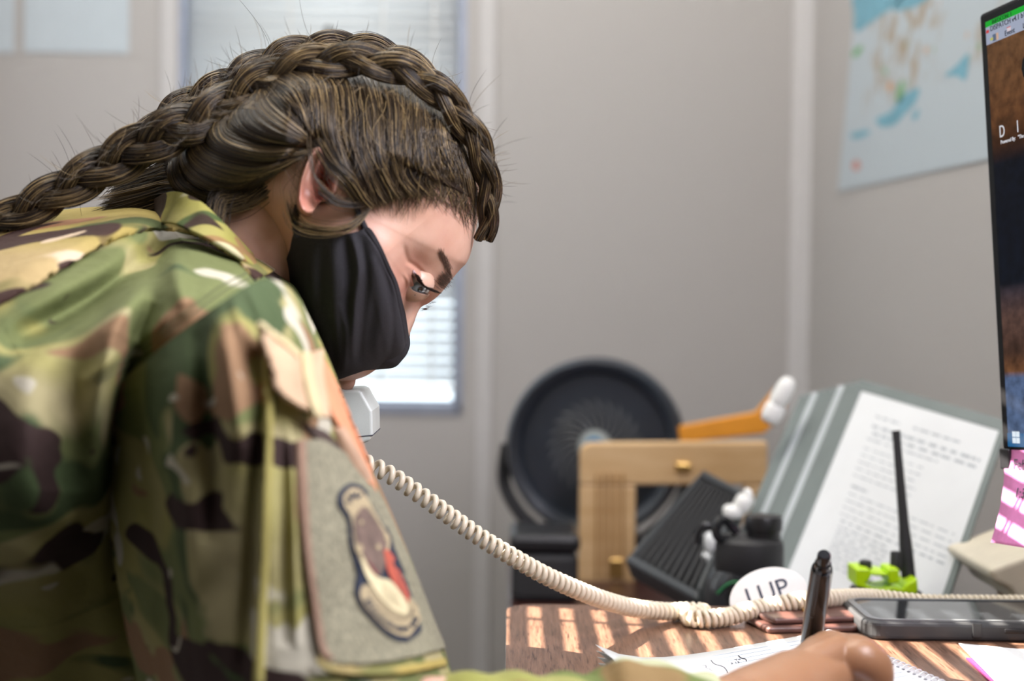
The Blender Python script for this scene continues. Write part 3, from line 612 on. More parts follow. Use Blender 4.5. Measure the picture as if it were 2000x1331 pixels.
# lifted loose pages at the left corner
for k in range(4):
    s_u = np.linspace(0, 1, 12); v_ = np.linspace(0, 1, 6); vs = []
    for u_ in s_u:
        for q in v_:
            p_ = c1 + e2 * (Ll * (1 + .004 * k)) * u_ + e1 * (Lw * .98) * q; vs.append(p_ + np.array([0, 0, .0003 + .0007 * k + .012 * (u_ ** 7) * (1 - .5 * q) * (.6 + .25 * k)]))
    pg = mob('loose_page', vs, gridfaces(12, 6), M['paper'], nb); sd = pg.modifiers.new('t', 'SOLIDIFY'); sd.thickness = .00015
rl = MB(); ZP = .0026
for i in range(26):
    a = .010 + i * .0071
    if a > Lw - .004: break
    p0 = c1 + e1 * a + e2 * .012 + np.array([0, 0, ZP]); p1 = c1 + e1 * a + e2 * (Ll * .80) + np.array([0, 0, ZP]); d = e1 * .00016
    rl.add([p0 - d, p0 + d, p1 + d, p1 - d, *(np.array([p0 - d, p0 + d, p1 + d, p1 - d]) + np.array([0, 0, .0001]))], BOXF)
rl.build('ruled_lines', plain('rule_blue', (.45, .55, .68), .8), nb)
hx = []; nr_ = int(Lw / .0058)
for i in range(nr_ * 16):
    t = i / 16; a = t * .0058; th = 2 * math.pi * t; hx.append(c1 + e1 * (a + .003) + e2 * (.0030 + .0042 * math.cos(th)) + np.array([0, 0, -.0005 + .0048 * math.sin(th)]))
MB().add(*tube(hx, .00055, 6)).build('spiral_wire', M['wire'], nb, smooth=True)
hz = MB()
for i in range(nr_): 
    o_ = c1 + e1 * (.003 + (i + .5) * .0058) + e2 * .0078 + np.array([0, 0, ZP + .0002]); hz.add(*lathe([(.0001, 0), (.0011, 0), (.0001, .0001)], 10, o_))
hz.build('punch_holes', M['bluegrey'], nb)
# handwriting
wU = -e2; wV = -e1
def wr(body, px, py, size): 
    o_ = PZ(px, py, NZ + ZP); return text('handwriting', body, size, o_, wU, wV, M['bluegrey'], nb, off=.0002, shear=.3)
wr('7:30', 1719, 1317, .0065); wr('1135', 1708, 1331, .0065); wr('To', 1436, 1292, .0042); wr('3 13', 1428, 1299, .0042)
sc_ = MB()
def scrib(pts, r=.00028): q = np.array([PZ(x, y, NZ + ZP + .0003) for x, y in pts]); sc_.add(*tube(catmull(q, len(q) * 8), r, 5))
scrib([(1389, 1291), (1396, 1298), (1412, 1303), (1419, 1310), (1421, 1315)]); scrib([(1442, 1281), (1448, 1286), (1456, 1288), (1458, 1292)])
scrib([(1345, 1302), (1350, 1306), (1358, 1307), (1366, 1311)]); scrib([(1347, 1306), (1356, 1303), (1360, 1308), (1370, 1312)]); scrib([(1366, 1299), (1374, 1303), (1384, 1308), (1392, 1312)]); scrib([(1368, 1302), (1378, 1301), (1380, 1307), (1388, 1308)])
sc_.build('pen_strokes', M['ink'], nb)
# ---------------------------------------------------------------- pen
pt, pe = V(P(1610, 1083, .745)), V(PZ(1574, 1316, NZ + .0030)); pd = (pe - pt); PL = pd.length; pd.normalize()
pn_ = thing('ballpoint_pen', 'glossy black click pen held upright in the writing hand', 'pen', pe)
MB().add(*lathe([(.0001, .0118), (.0055, .0118), (.0058, .014), (.0061, .05), (.0057, PL - .018), (.0030, PL - .006), (.0008, PL), (.0001, PL)], 28, pt, pd)).build('barrel', M['blacksh'], pn_, smooth=True)
MB().add(*lathe([(.0001, 0), (.0030, 0), (.0036, .001), (.0036, .0065), (.0044, .0075), (.0046, .0117), (.0001, .0117)], 24, pt, pd)).build('click_button', M['blacksh'], pn_, smooth=True)
sd_ = pd.cross(Vector((0, 1, 0))).normalized(); co_ = pt + sd_ * -.0 ; side = Vector((-.45, -.9, 0)).normalized(); side = (side - pd * side.dot(pd)).normalized(); sd2 = pd.cross(side)
v, f = obox(pt, sd2, pd, side, -.0014, .0014, .009, .047, .0058, .0070); c_ = MB().add(v, f); v, f = obox(pt, sd2, pd, side, -.0014, .0014, .009, .013, .0040, .0060); c_.add(v, f)
c_.build('clip', M['black'], pn_, bevel=.0006)

# ---------------------------------------------------------------- handset
hsY = .872
hs = thing('telephone_handset', 'pale grey telephone handset held at the masked woman\'s mouth', 'telephone', V(P(680, 820, hsY)))
body = [(600, 690), (650, 742), (668, 763), (700, 762), (706, 766), (727, 803), (728, 852), (722, 862), (706, 868), (640, 862), (590, 800), (560, 735)]
pxpoly(body, hsY - .022, hsY + .026, MB()).build('mouthpiece', M['handset'], hs, bevel=.004, seg=4)
pxpoly([(480, 560), (535, 540), (600, 660), (645, 736), (600, 770), (540, 700)], hsY + .030, hsY + .056, MB()).build('handle', M['handset'], hs, bevel=.006, seg=3)
pxpoly([(636, 738), (652, 745), (665, 762), (640, 764)], hsY - .024, hsY - .0215, MB()).build('handle_shoulder', M['handset'], hs, bevel=.001)
hl = MB()
for i in range(3): pxpoly([(660, 774 + i * 6), (672, 775 + i * 6), (672, 778 + i * 6), (660, 777 + i * 6)], hsY - .0222, hsY - .0218, hl)
pxpoly([(690, 853), (728.4, 850), (728.4, 851.6), (690, 855)], hsY - .0223, hsY + .026, hl)
hl.build('speaker_slots', M['ink'], hs)

# ---------------------------------------------------------------- telephone base at the right edge
dp = thing('desk_telephone', 'beige telephone base at the right edge below the pink note', 'telephone', (.45, 1.12, TZ))
bp = [P(1932, 1114, 1.075), P(2080, 1060, 1.075), P(2100, 1190, 1.075), P(1990, 1180, 1.075), P(1972, 1152, 1.075), P(1942, 1138, 1.075)]
MB().add(*poly_prism(bp, (0, 1, 0), .11)).build('cradle_top', M['beige'], dp, bevel=.004, seg=3)
box('base_body', .402, .49, 1.08, 1.17, TZ, float(P(2000, 1180, 1.08)[2]), M['beige'], dp, bevel=.004)

# ---------------------------------------------------------------- monitor and note
TLm, BLm = P(1911, 28, .985), P(1957, 882, .968)
mu = np.array([.262, -.965, 0]); mv = TLm - BLm; MHt = np.linalg.norm(mv); mv /= MHt; mu -= mv * mu.dot(mv); mu /= np.linalg.norm(mu); mn = np.cross(mu, mv)
if mn[0] > 0: mn = -mn
MWd = .53
mon = thing('computer_monitor', 'black computer monitor with dispatch screen at the right edge', 'monitor', (float((BLm + mu * .26)[0]), float((BLm + mu * .26)[1]), DZ))
MB().add(*obox(BLm, mu, mv, mn, 0, MWd, 0, MHt, -.022, 0)).build('monitor_shell', plain('bezel_black', (.008, .008, .009), .55, spec=.12), mon, bevel=.003, seg=3)
bw = .0082
MB().add(*obox(BLm, mu, mv, mn, -.0006, .010, -.012, .002, -.006, .002)).build('corner_tab', M['black'], mon, bevel=.001)
def screenmat():
    m, nt, b = nmat('screen_picture'); b.inputs['Roughness'].default_value = .5; b.inputs['Specular IOR Level'].default_value = .04; b.inputs['Base Color'].default_value = (.002, .002, .002, 1)
    tc = nt.nodes.new('ShaderNodeTexCoord'); sep = nt.nodes.new('ShaderNodeSeparateXYZ'); L(nt, tc.outputs['UV'], sep.inputs[0])
    def noise(s, d, sc=(1, 1, 1)):
        mp = nt.nodes.new('ShaderNodeMapping'); mp.inputs['Scale'].default_value = sc; L(nt, tc.outputs['UV'], mp.inputs[0])
        n = nt.nodes.new('ShaderNodeTexNoise'); n.inputs['Scale'].default_value = s; n.inputs['Detail'].default_value = d; L(nt, mp.outputs[0], n.inputs['Vector']); return n.outputs['Fac']
    def ramp(x, els):
        r_ = nt.nodes.new('ShaderNodeValToRGB'); cr_ = r_.color_ramp
        while len(cr_.elements) < len(els): cr_.elements.new(.5)
        for e, (p_, c) in zip(cr_.elements, els): e.position = p_; e.color = c + (1,)
        L(nt, x, r_.inputs[0]); return r_.outputs[0]
    base = ramp(sep.outputs[1], [(0, (.10, .16, .30)), (.16, (.09, .14, .27)), (.175, (.16, .07, .03)), (.22, (.06, .03, .02)), (.30, (.10, .055, .045)), (.36, (.04, .03, .04)), (.38, (.003, .005, .012)), (.66, (.003, .004, .010)), (.71, (.05, .018, .006)), (.78, (.13, .055, .02)), (1, (.16, .08, .035))])
    tex = ramp(noise(26, 8, (2.2, 1.25, 1)), [(.30, (.45, .42, .40)), (.70, (1.35, 1.3, 1.25))])
    mx = nt.nodes.new('ShaderNodeMix'); mx.data_type = 'RGBA'; mx.blend_type = 'MULTIPLY'; mx.inputs[0].default_value = .9; L(nt, base, mx.inputs[6]); L(nt, tex, mx.inputs[7])
    L(nt, mx.outputs[2], b.inputs['Emission Color']); b.inputs['Emission Strength'].default_value = 1.0; return m
def rectm(name, a0, a1, b0, b1, mat, off=.0004, parent=None, th=.0002):
    O = BLm; o_ = MB().add(*obox(O, mu, mv, mn, a0, a1, b0, b1, off - th, off)).build(name, mat, parent or mon); return o_
H = lambda py: (882 - py) / 854 * MHt   # height on the screen's left edge for a pixel row
scr = rectm('screen', bw, MWd - bw, H(872), H(50), screenmat(), .0002)
uvl = scr.data.uv_layers.new(name='UVMap')
for lp in scr.data.loops:
    co = np.array(scr.data.vertices[lp.vertex_index].co) + np.array(worldloc(mon)) - BLm
    uvl.data[lp.index].uv = ((co.dot(mu) - bw) / (MWd - 2 * bw), (co.dot(mv) - H(872)) / (H(50) - H(872)))
rectm('alert_bar', bw, MWd - bw, H(61), H(50), emis('screen_green', (.0, .42, .02)), .0005, scr)
rectm('tool_bar', bw, MWd - bw, H(95), H(61), emis('screen_toolbar', (.36, .40, .52)), .0005, scr)
rectm('task_bar', bw, MWd - bw, H(872), H(846), emis('screen_taskbar', (.42, .48, .56)), .0005, scr)
rectm('search_bar', bw + .022, bw + .2, H(871), H(847), emis('screen_white', (.62, .66, .72)), .0007, scr)
rectm('start_tile', bw, bw + .0185, H(872), H(846), emis('screen_blue', (.01, .12, .30)), .0007, scr)
wm = emis('screen_logo', (.75, .85, .95))
for da in (0, .0042):
    for db in (0, .0042): rectm('window_logo', bw + .006 + da, bw + .0097 + da, H(865) + db, H(865) + db + .0037, wm, .0010, scr)
dkm = emis('screen_dark', (.01, .01, .02), .5); whm = emis('screen_text_white', (.75, .75, .80))
def st(body, px_a, py, size, mat, ws=1.0, nme='screen_text'): text(nme, body, size, BLm + mu * px_a + mv * H(py) + mn * .0007, mu, mv, mat, scr, off=.0001, wscale=ws)
if np.cross(mu, mv).dot(mn) < 0: print('MONITOR NORMAL FLIPPED')
st('INFOCON: 1', bw + .008, 60, .0042, dkm, .95); st('DISPATCH v4.1 b1200', bw + .0055, 72, .0050, dkm)
rectm('app_icon', bw + .001, bw + .0040, H(73), H(67), emis('icon_red', (.6, .05, .05)), .0009, scr)
st('Event', bw + .0215, 92.5, .0050, dkm); st('L', bw + .0415, 92.5, .0050, dkm); rectm('toolbar_icon', bw + .0245, bw + .0285, H(86), H(78), emis('icon_pale', (.7, .6, .65)), .0009, scr); rectm('toolbar_icon', bw + .0245, bw + .0285, H(79.5), H(78), emis('icon_red2', (.6, .1, .1)), .0011, scr)
rectm('door_icon', bw + .008, bw + .012, H(93), H(80), emis('icon_blue', (.10, .14, .22)), .0009, scr); rectm('door_icon', bw + .012, bw + .0145, H(93), H(80), emis('icon_orange', (.6, .4, .3)), .0009, scr); rectm('door_icon', bw + .0055, bw + .0085, H(90), H(85), emis('icon_olive', (.5, .5, .1)), .0011, scr)
st('D', bw + .0095, 280, .0115, whm, .75); st('I', bw + .0290, 280, .0115, whm, .75); st('S P A T C H', bw + .048, 280, .0115, whm, .75); st('Powered By:   "The Desire', bw + .0105, 293, .0036, whm, .9)
st('co', bw + .026, 866, .0060, dkm)
dark = MB()
for (a_, b_, r_) in ((.060, 125, .014), (.052, 165, .016), (.075, 150, .03), (.085, 190, .04)):
    t_ = np.linspace(0, 2 * np.pi, 20, endpoint=False); rq = r_ * (1 + .18 * np.sin(3 * t_ + a_ * 90)); O = BLm + mu * (bw + a_) + mv * H(b_) + mn * .0003
    dark.add(*poly_prism([O + mu * x * .8 + mv * y for x, y in zip(rq * np.cos(t_), rq * np.sin(t_))], mn, .00005))
dark.build('picture_silhouette', emis('pic_black', (.002, .002, .003)), scr)
nk = BLm + mu * .265 - mn * .035
MB().add(*boxv(nk[0] - .02, nk[0] + .02, nk[1] - .035, nk[1] + .035, DZ + .012, BLm[2] + .16)).build('monitor_neck', M['black'], mon, bevel=.004)
MB().add(*slab(rrect(nk[0] - .085, XR - .02, nk[1] - .11, nk[1] + .11, .02), DZ, DZ + .012)).build('monitor_foot', M['black'], mon, bevel=.003)
# pink note
rows = []; tL = BLm + mn * .0022 + mu * .0018 + mv * .010
for k, (px, py, Y) in enumerate(((1963, 868, .966), (1962, 905, .964), (1959, 955, .957), (1949, 1010, .950), (1935, 1060, .946))):
    a_ = P(px, py, Y); rows.append([a_ + mu * w_ + np.array([0, 0, -.000 * w_]) for w_ in np.linspace(0, .076, 6)])
rows = catmull(np.array(rows), 24); nt_ = mob('sticky_note', rows.reshape(-1, 3), gridfaces(24, 6), M['pink'])
sd = nt_.modifiers.new('t', 'SOLIDIFY'); sd.thickness = .00015
tag(nt_, 'pink sticky note with handwriting hanging from the monitor corner', 'note')
def nw(body, k, a_, size):
    O = rows[k, 0] + mu * a_; vv = rows[max(0, k - 3), 0] - rows[k, 0]; vv /= np.linalg.norm(vv)
    t = text('handwriting', body, size, O + mn * .0004, mu, vv, M['ink'], nt_, off=.0003, shear=.2); return t
nw('Feb 3', 7, .010, .0098); nw('1:30', 13, .014, .0098); nw('Mon', 18, .034, .0085)
# ================================================================ the woman
HY = .85                                     # depth of the head's middle plane
person = thing('person', 'woman in camouflage uniform and black mask, head bowed, writing while holding a telephone', 'person', (-.22, .80, .45))
def skinmat():
    m, nt, b = nmat('skin'); b.inputs['Roughness'].default_value = .38; b.inputs['Specular IOR Level'].default_value = .6
    b.inputs['Subsurface Weight'].default_value = .18; b.inputs['Subsurface Radius'].default_value = (.010, .004, .002); b.inputs['Subsurface Scale'].default_value = .6
    tc = nt.nodes.new('ShaderNodeTexCoord'); n = nt.nodes.new('ShaderNodeTexNoise'); n.inputs['Scale'].default_value = 45; n.inputs['Detail'].default_value = 5; L(nt, tc.outputs['Object'], n.inputs[0])
    r_ = nt.nodes.new('ShaderNodeValToRGB'); r_.color_ramp.elements[0].position = .35; r_.color_ramp.elements[1].position = .68
    r_.color_ramp.elements[0].color = (.55, .31, .22, 1); r_.color_ramp.elements[1].color = (.64, .40, .30, 1)
    L(nt, n.outputs['Fac'], r_.inputs[0])
    at = nt.nodes.new('ShaderNodeAttribute'); at.attribute_name = 'blush_shade'; mx = nt.nodes.new('ShaderNodeMix'); mx.data_type = 'RGBA'; mx.inputs[7].default_value = (.42, .13, .09, 1)
    a2 = nt.nodes.new('ShaderNodeAttribute'); a2.attribute_name = 'tan'; m2 = nt.nodes.new('ShaderNodeMix'); m2.data_type = 'RGBA'; m2.inputs[7].default_value = (.27, .13, .052, 1)  # darker warm mix that imitates dimmer, warmer light on the skin
    L(nt, a2.outputs['Fac'], m2.inputs[0]); L(nt, r_.outputs[0], m2.inputs[6]); L(nt, m2.outputs[2], mx.inputs[6])
    L(nt, at.outputs['Fac'], mx.inputs[0]); L(nt, mx.outputs[2], b.inputs['Base Color'])
    bump(nt, b, 1400, .00025, .35, detail=5); return m
M['skin'] = skinmat()
# ---- star-shaped inflated solids -------------------------------------------------
class Star:
    def __init__(s, outline, c, W, p=2.4, Y=HY):
        o = catmull(np.array(outline, float), 1440, True); s.c = np.array(c, float); d = o - s.c
        th = np.unwrap(np.arctan2(d[:, 1], d[:, 0])); 
        if th[-1] < th[0]: th = th[::-1]; d = d[::-1]
        th0 = np.mod(th, 2 * np.pi); i = np.argsort(th0); s.th = th0[i]; s.R = np.linalg.norm(d, axis=1)[i]; s.W = W; s.p = p; s.Y = Y
    def Rt(s, th): return np.interp(np.mod(th, 2 * np.pi), s.th, s.R, period=2 * np.pi)
    def r(s, x, y): dx = x - s.c[0]; dy = y - s.c[1]; return np.hypot(dx, dy) / s.Rt(np.arctan2(dy, dx))
    def h(s, x, y):
        r_ = np.clip(s.r(x, y), 0, 1); W = s.W(x, y) if callable(s.W) else s.W
        return W * np.sqrt(np.maximum(0, 1 - r_ ** s.p))
def rings(nr):   # dense towards the rim
    return np.sin(np.linspace(0, np.pi / 2, nr))
def star_mesh(S, nr, nt, hf, back=None, feather=None):
    rr = rings(nr)[1:]; th = np.linspace(0, 2 * np.pi, nt, endpoint=False); RR = S.Rt(th)
    x = S.c[0] + rr[:, None] * RR * np.cos(th); y = S.c[1] + rr[:, None] * RR * np.sin(th)
    cx_, cy_ = S.c; h = hf(x, y); h[-1] = 0 if feather is None else feather
    front = P(x, y, S.Y - h); hc = float(hf(np.array([cx_]), np.array([cy_]))[0]); fcn = P(cx_, cy_, S.Y - hc)
    bp = P(x, y, S.Y); hb = (back(x, y) if back else h); bpv = bp[:-1].copy(); bpv[..., 1] += hb[:-1]
    bc = P(cx_, cy_, S.Y).copy(); bc[1] += hc
    n = nr - 1; v = np.concatenate([front.reshape(-1, 3), bpv.reshape(-1, 3), [fcn], [bc]])
    F = [gridfaces(n, nt, cv=True)[:, ::-1]]
    ob = n * nt
    gb = gridfaces(n - 1, nt, cv=True, off=ob); F.append(gb)
    i = np.arange(nt); j = (i + 1) % nt
    F.append(np.stack([(n - 1) * nt + i, (n - 1) * nt + j, ob + (n - 2) * nt + j, ob + (n - 2) * nt + i], -1))
    fcn_i = ob + (n - 1) * nt; F.append(np.stack([i, np.full(nt, fcn_i), np.full(nt, fcn_i), j], -1)[:, [0, 1, 3]].repeat(1, 0))
    tri = [F.pop()]; tri.append(np.stack([ob + i, ob + j, np.full(nt, fcn_i + 1)], -1))
    faces = [f for q in F for f in q.tolist()] + [f for q in tri for f in q.tolist()]
    return v, faces, (x, y)
def gauss(x, y, cx_, cy_, sx, sy=None, ang=0):
    sy = sy or sx; dx = x - cx_; dy = y - cy_; c_, s_ = math.cos(R(ang)), math.sin(R(ang)); u = dx * c_ + dy * s_; v = -dx * s_ + dy * c_
    return np.exp(-.5 * ((u / sx) ** 2 + (v / sy) ** 2))
def dline(x, y, pts, n=60):
    """distance to a px polyline and signed side"""
    q = catmull(np.array(pts, float), n) if len(pts) > 2 else np.linspace(pts[0], pts[-1], n); sh = x.shape; X = x.ravel()[:, None]; Y = y.ravel()[:, None]
    best = np.full(X.shape[0], 1e9); side = np.zeros(X.shape[0]); tt_ = np.zeros(X.shape[0])
    for i in range(len(q) - 1):
        ax, ay = q[i]; bx_, by = q[i + 1]; dx, dy = bx_ - ax, by - ay; L2 = dx * dx + dy * dy + 1e-9
        t = np.clip(((X[:, 0] - ax) * dx + (Y[:, 0] - ay) * dy) / L2, 0, 1); ex = X[:, 0] - ax - t * dx; ey = Y[:, 0] - ay - t * dy; d = ex * ex + ey * ey
        k = d < best; best[k] = d[k]; side[k] = np.sign(dx * ey - dy * ex)[k]; tt_[k] = (i + t[k]) / (len(q) - 1)
    return np.sqrt(best).reshape(sh), side.reshape(sh), tt_.reshape(sh)
def ridge(x, y, pts, w_, a, taper=True):
    d, s_, t = dline(x, y, pts, 40); e = np.exp(-.5 * (d / w_) ** 2) * a
    return e * (np.sin(np.pi * np.clip(t * .9 + .05, 0, 1)) ** .6 if taper else 1)
# ---- head ------------------------------------------------------------------------
head_out = [(931, 440), (922, 485), (912, 512), (898, 527), (878, 551), (859, 575), (838, 592), (823, 600), (815, 613), (808, 632), (801, 650), (796, 668), (786, 690), (768, 706), (752, 712), (735, 722), (712, 736), (680, 744), (650, 738), (612, 690), (578, 640), (556, 570), (530, 500), (490, 440), (440, 380), (412, 310), (415, 240), (450, 180), (510, 138), (590, 112), (680, 108), (765, 128), (840, 175), (895, 235), (925, 300), (940, 370)]
def headW(x, y):
    d = (x - 680) * .64 + (y - 400) * .77
    return np.interp(d, [-400, 0, 120, 200, 290, 380], [.076, .076, .071, .060, .046, .036])
HS = Star(head_out, (690, 410), headW, 2.6)
def eyeslit(x, y):   # distance-like mask of the eye opening
    d, s_, t = dline(x, y, [(806, 533), (812, 545), (822, 556), (836, 563)], 30)
    return d
def head_h(x, y):
    h = HS.h(x, y); f = np.clip(h / .02, 0, 1)
    h = h - f * .013 * gauss(x, y, 628, 356, 13, 26, 8)                  # hollow behind the concha
    h = h - f * .0075 * gauss(x, y, 812, 528, 30, 22, 50)           # orbit
    h = h - f * .010 * gauss(x, y, 800, 610, 15, 34, 65)            # side of the nose
    h = h - f * .004 * gauss(x, y, 826, 590, 16)
    h = h + f * .0035 * gauss(x, y, 868, 545, 30, 13, -62)          # brow ridge
    h = h + f * .004 * gauss(x, y, 752, 520, 40, 26, 60)            # cheek bone
    h = h - f * .005 * gauss(x, y, 770, 420, 55, 40, 30)            # temple
    h = h + f * .0045 * gauss(x, y, 815, 548, 17, 15, 30)           # lid ball
    h = h + f * .0011 * np.exp(-.5 * (dline(x, y, [(800, 522), (815, 536), (832, 552)])[0] / 5.0) ** 2)
    h = h - f * ridge(x, y, [(798, 512), (812, 520), (828, 536), (834, 552)], 2.6, .0020)   # lid crease
    h = h - f * ridge(x, y, [(786, 540), (792, 552), (790, 568), (783, 578)], 2.6, .0013)   # lines below the eye
    h = h - f * ridge(x, y, [(795, 535), (801, 550), (799, 570)], 2.4, .0011)
    h = h - f * ridge(x, y, [(788, 480), (792, 500), (800, 515)], 4.0, .0012)
    # the eye opening
    d1, s1, t1 = dline(x, y, [(808, 531), (813, 545), (823, 556), (838, 562)], 30)
    d2, s2, t2 = dline(x, y, [(807, 533), (806, 548), (808, 562)], 30)
    slit = np.exp(-.5 * (dline(x, y, [(808, 540), (812, 552), (822, 559)], 20)[0] / 3.8) ** 4)
    h = h - f * .0048 * slit
    return h
v, faces, (gx, gy) = star_mesh(HS, 230, 720, head_h)
blush_shade = .55 * gauss(gx, gy, 803, 572, 16) + .35 * gauss(gx, gy, 832, 578, 14) + .30 * gauss(gx, gy, 760, 560, 26, 40, 60) + .3 * gauss(gx, gy, 812, 505, 26, 14, 50) + .45 * np.exp(-.5 * (dline(gx, gy, [(808, 540), (812, 553), (824, 560)], 20)[0] / 5) ** 2) + .2 * gauss(gx, gy, 735, 480, 20, 50, -20)
blv = np.concatenate([blush_shade.ravel(), np.zeros(len(v) - blush_shade.size)])
BV, BF, BB = [v], list(faces), [blv]; bn = len(v)
def bodyadd(v, f, bl=0.0):
    global bn
    v = np.asarray(v); BV.append(v); BF.extend([[int(i) + bn for i in q] for q in f]); BB.append(np.full(len(v), bl)); bn += len(v)
# ---- ring lofts given by silhouette pixels ---------------------------------------
def ringloft(rs, nu=40, nv=48, exp_=2.0):
    """rs: [(ax,ay, bx,by, Y, depthradius)] A and B are the two silhouette points of each ring"""
    r_ = catmull(np.array(rs, float), nu); a = np.linspace(0, 2 * np.pi, nv, endpoint=False)
    A = P(r_[:, 0], r_[:, 1], r_[:, 4]); B = P(r_[:, 2], r_[:, 3], r_[:, 4]); c = (A + B) / 2; h = (B - A) / 2
    sg = lambda q: np.sign(q) * np.abs(q) ** (2 / exp_)
    v = c[:, None] + sg(np.cos(a))[None, :, None] * h[:, None] + sg(np.sin(a))[None, :, None] * r_[:, 5][:, None, None] * np.array([0, -1, 0.])
    f = gridfaces(nu, nv, cv=True)[:, ::-1].tolist() + [list(range(nv)), [(nu - 1) * nv + q for q in range(nv)][::-1]]
    return v.reshape(-1, 3), f
# neck and shoulders under the jacket
bodyadd(*ringloft([(455, 270, 690, 480, .85, .055), (430, 340, 640, 560, .85, .054), (405, 400, 600, 590, .85, .056), (360, 450, 560, 620, .85, .058), (270, 520, 530, 700, .85, .06), (150, 660, 540, 860, .87, .06), (120, 900, 560, 1100, .88, .06), (140, 1350, 540, 1400, .89, .06), (140, 1800, 540, 1800, .89, .06)]))
# ---- ear --------------------------------------------------------------------------
EY = HY - .0755
def eslab(pts, Y, r, k=10, n=60): p = np.array(pts, float); q = catmull(p, n); return tube(P(q[:, 0], q[:, 1], q[:, 2]), catmull(np.array(r, float)[:, None], n)[:, 0], k, flat=1.0)
# shell of the ear: outline with rim, scooped concha
ear_o = [(628, 286), (612, 290), (600, 308), (590, 335), (583, 360), (580, 385), (580, 403), (586, 417), (598, 424), (610, 420), (618, 405), (626, 396), (640, 392), (655, 380), (662, 355), (664, 325), (655, 300), (642, 288)]
ES = Star(ear_o, (622, 352), 1, 2.4)
def ear_pts():
    nr, nt = 60, 220; rr = np.linspace(0, 1, nr)[1:]; th = np.linspace(0, 2 * np.pi, nt, endpoint=False); RR = ES.Rt(th)
    x = 622 + rr[:, None] * RR * np.cos(th); y = 352 + rr[:, None] * RR * np.sin(th); r_ = rr[:, None] * np.ones(nt)
    back = np.clip((640 - x) / 50, 0, 1)
    lift = .004 + .0085 * back                               # stands off the head towards its back edge
    rim = np.exp(-.5 * ((r_ - .86) / .085) ** 2) * .0030 * np.clip(back * 1.6 + .2, 0, 1)
    lobe = .0045 * gauss(x, y, 597, 404, 11, 14)
    anti = .0026 * np.exp(-.5 * (dline(x, y, [(622, 305), (612, 330), (606, 355), (612, 378)], 30)[0] / 6) ** 2)
    conch = -.016 * gauss(x, y, 630, 352, 12, 19, 12) - .009 * gauss(x, y, 622, 382, 5, 9, -15)
    trag = .0040 * gauss(x, y, 648, 372, 8, 12)
    Y = EY - (lift + rim + lobe + anti + conch + trag) * np.clip((1.0 - r_) * 9, 0, 1) ** .5 
    Y = np.where(r_ >= .999, EY - .003 * back + .002, Y)
    fr = P(x, y, Y); c = P(622, 352, EY - .004 + .004)
    bk_ = P(x, y, EY + .012 - .004 * back)
    v = np.concatenate([fr.reshape(-1, 3), bk_.reshape(-1, 3), [c], [P(622, 352, EY + .012)]]); n = nr - 1
    f = gridfaces(n, nt, cv=True)[:, ::-1].tolist() + gridfaces(n, nt, cv=True, off=n * nt).tolist()
    for i in range(nt):
        j = (i + 1) % nt; f.append([(n - 1) * nt + j, (n - 1) * nt + i, 2 * n * nt - nt + i, 2 * n * nt - nt + j]); f.append([i, 2 * n * nt, j][::-1]); f.append([n * nt + i, 2 * n * nt + 1, n * nt + j])
    bl = np.concatenate([(.25 + .5 * gauss(x, y, 592, 385, 12, 25) + 1.3 * gauss(x, y, 630, 352, 11, 20, 12) + .9 * gauss(x, y, 622, 384, 5, 9)).ravel(), np.zeros(len(v) - x.size)])  # ear redness, plus shade painted into the concha and notch
    return v, f, bl
ve, fe, be = ear_pts(); bodyadd(ve, fe); BB[-1] = np.clip(be, 0, 1)
# ---- writing hand: remeshed from tapered chains ------------------------------------
def cap_tube(pts, rad, n=44, k=40, flat=1.0):
    p = catmull(np.array(pts, float), n); r_ = np.interp(np.linspace(0, 1, n), np.linspace(0, 1, len(rad)), rad)
    w3 = P(p[:, 0], p[:, 1], p[:, 2]); t0 = w3[0] - w3[1]; t1 = w3[-1] - w3[-2]; t0 /= np.linalg.norm(t0); t1 /= np.linalg.norm(t1)
    ex = [1, .92, .7, .38]; 
    w3 = np.concatenate([[w3[0] + t0 * r_[0] * q for q in (.98, .92, .7, .38)], w3, [w3[-1] + t1 * r_[-1] * q for q in (.38, .7, .92, .98)]])
    r_ = np.concatenate([r_[0] * np.array([.2, .38, .7, .92]), r_, r_[-1] * np.array([.92, .7, .38, .2])])
    return tube(w3, r_, k, flat=flat)
def remesh(parts, vox, it=6):
    mb = MB()
    for v_, f_ in parts: mb.add(v_, f_)
    me = bpy.data.meshes.new('tmp'); me.from_pydata(np.concatenate(mb.v).tolist(), [], mb.f); ob = bpy.data.objects.new('tmp', me); C.objects.link(ob)
    m_ = ob.modifiers.new('r', 'REMESH'); m_.mode = 'VOXEL'; m_.voxel_size = vox; m_.adaptivity = 0
    s_ = ob.modifiers.new('s', 'SMOOTH'); s_.factor = .5; s_.iterations = it
    bpy.context.view_layer.update(); e = ob.evaluated_get(bpy.context.evaluated_depsgraph_get()); m2 = e.to_mesh()
    co = np.empty(len(m2.vertices) * 3, np.float32); m2.vertices.foreach_get('co', co); fs = [list(p.vertices) for p in m2.polygons]; e.to_mesh_clear()
    bpy.data.objects.remove(ob); bpy.data.meshes.remove(me); return co.reshape(-1, 3).astype(float), fs
hp = []
hp.append(cap_tube([(1180, 1468, .630), (1320, 1440, .645), (1430, 1404, .664)], [.024, .0205, .0200]))                # forearm, wrist
hp.append(cap_tube([(1400, 1412, .658), (1480, 1378, .680), (1560, 1338, .706), (1620, 1310, .728)], [.0200, .0220, .0205, .0150], flat=.85))       # palm
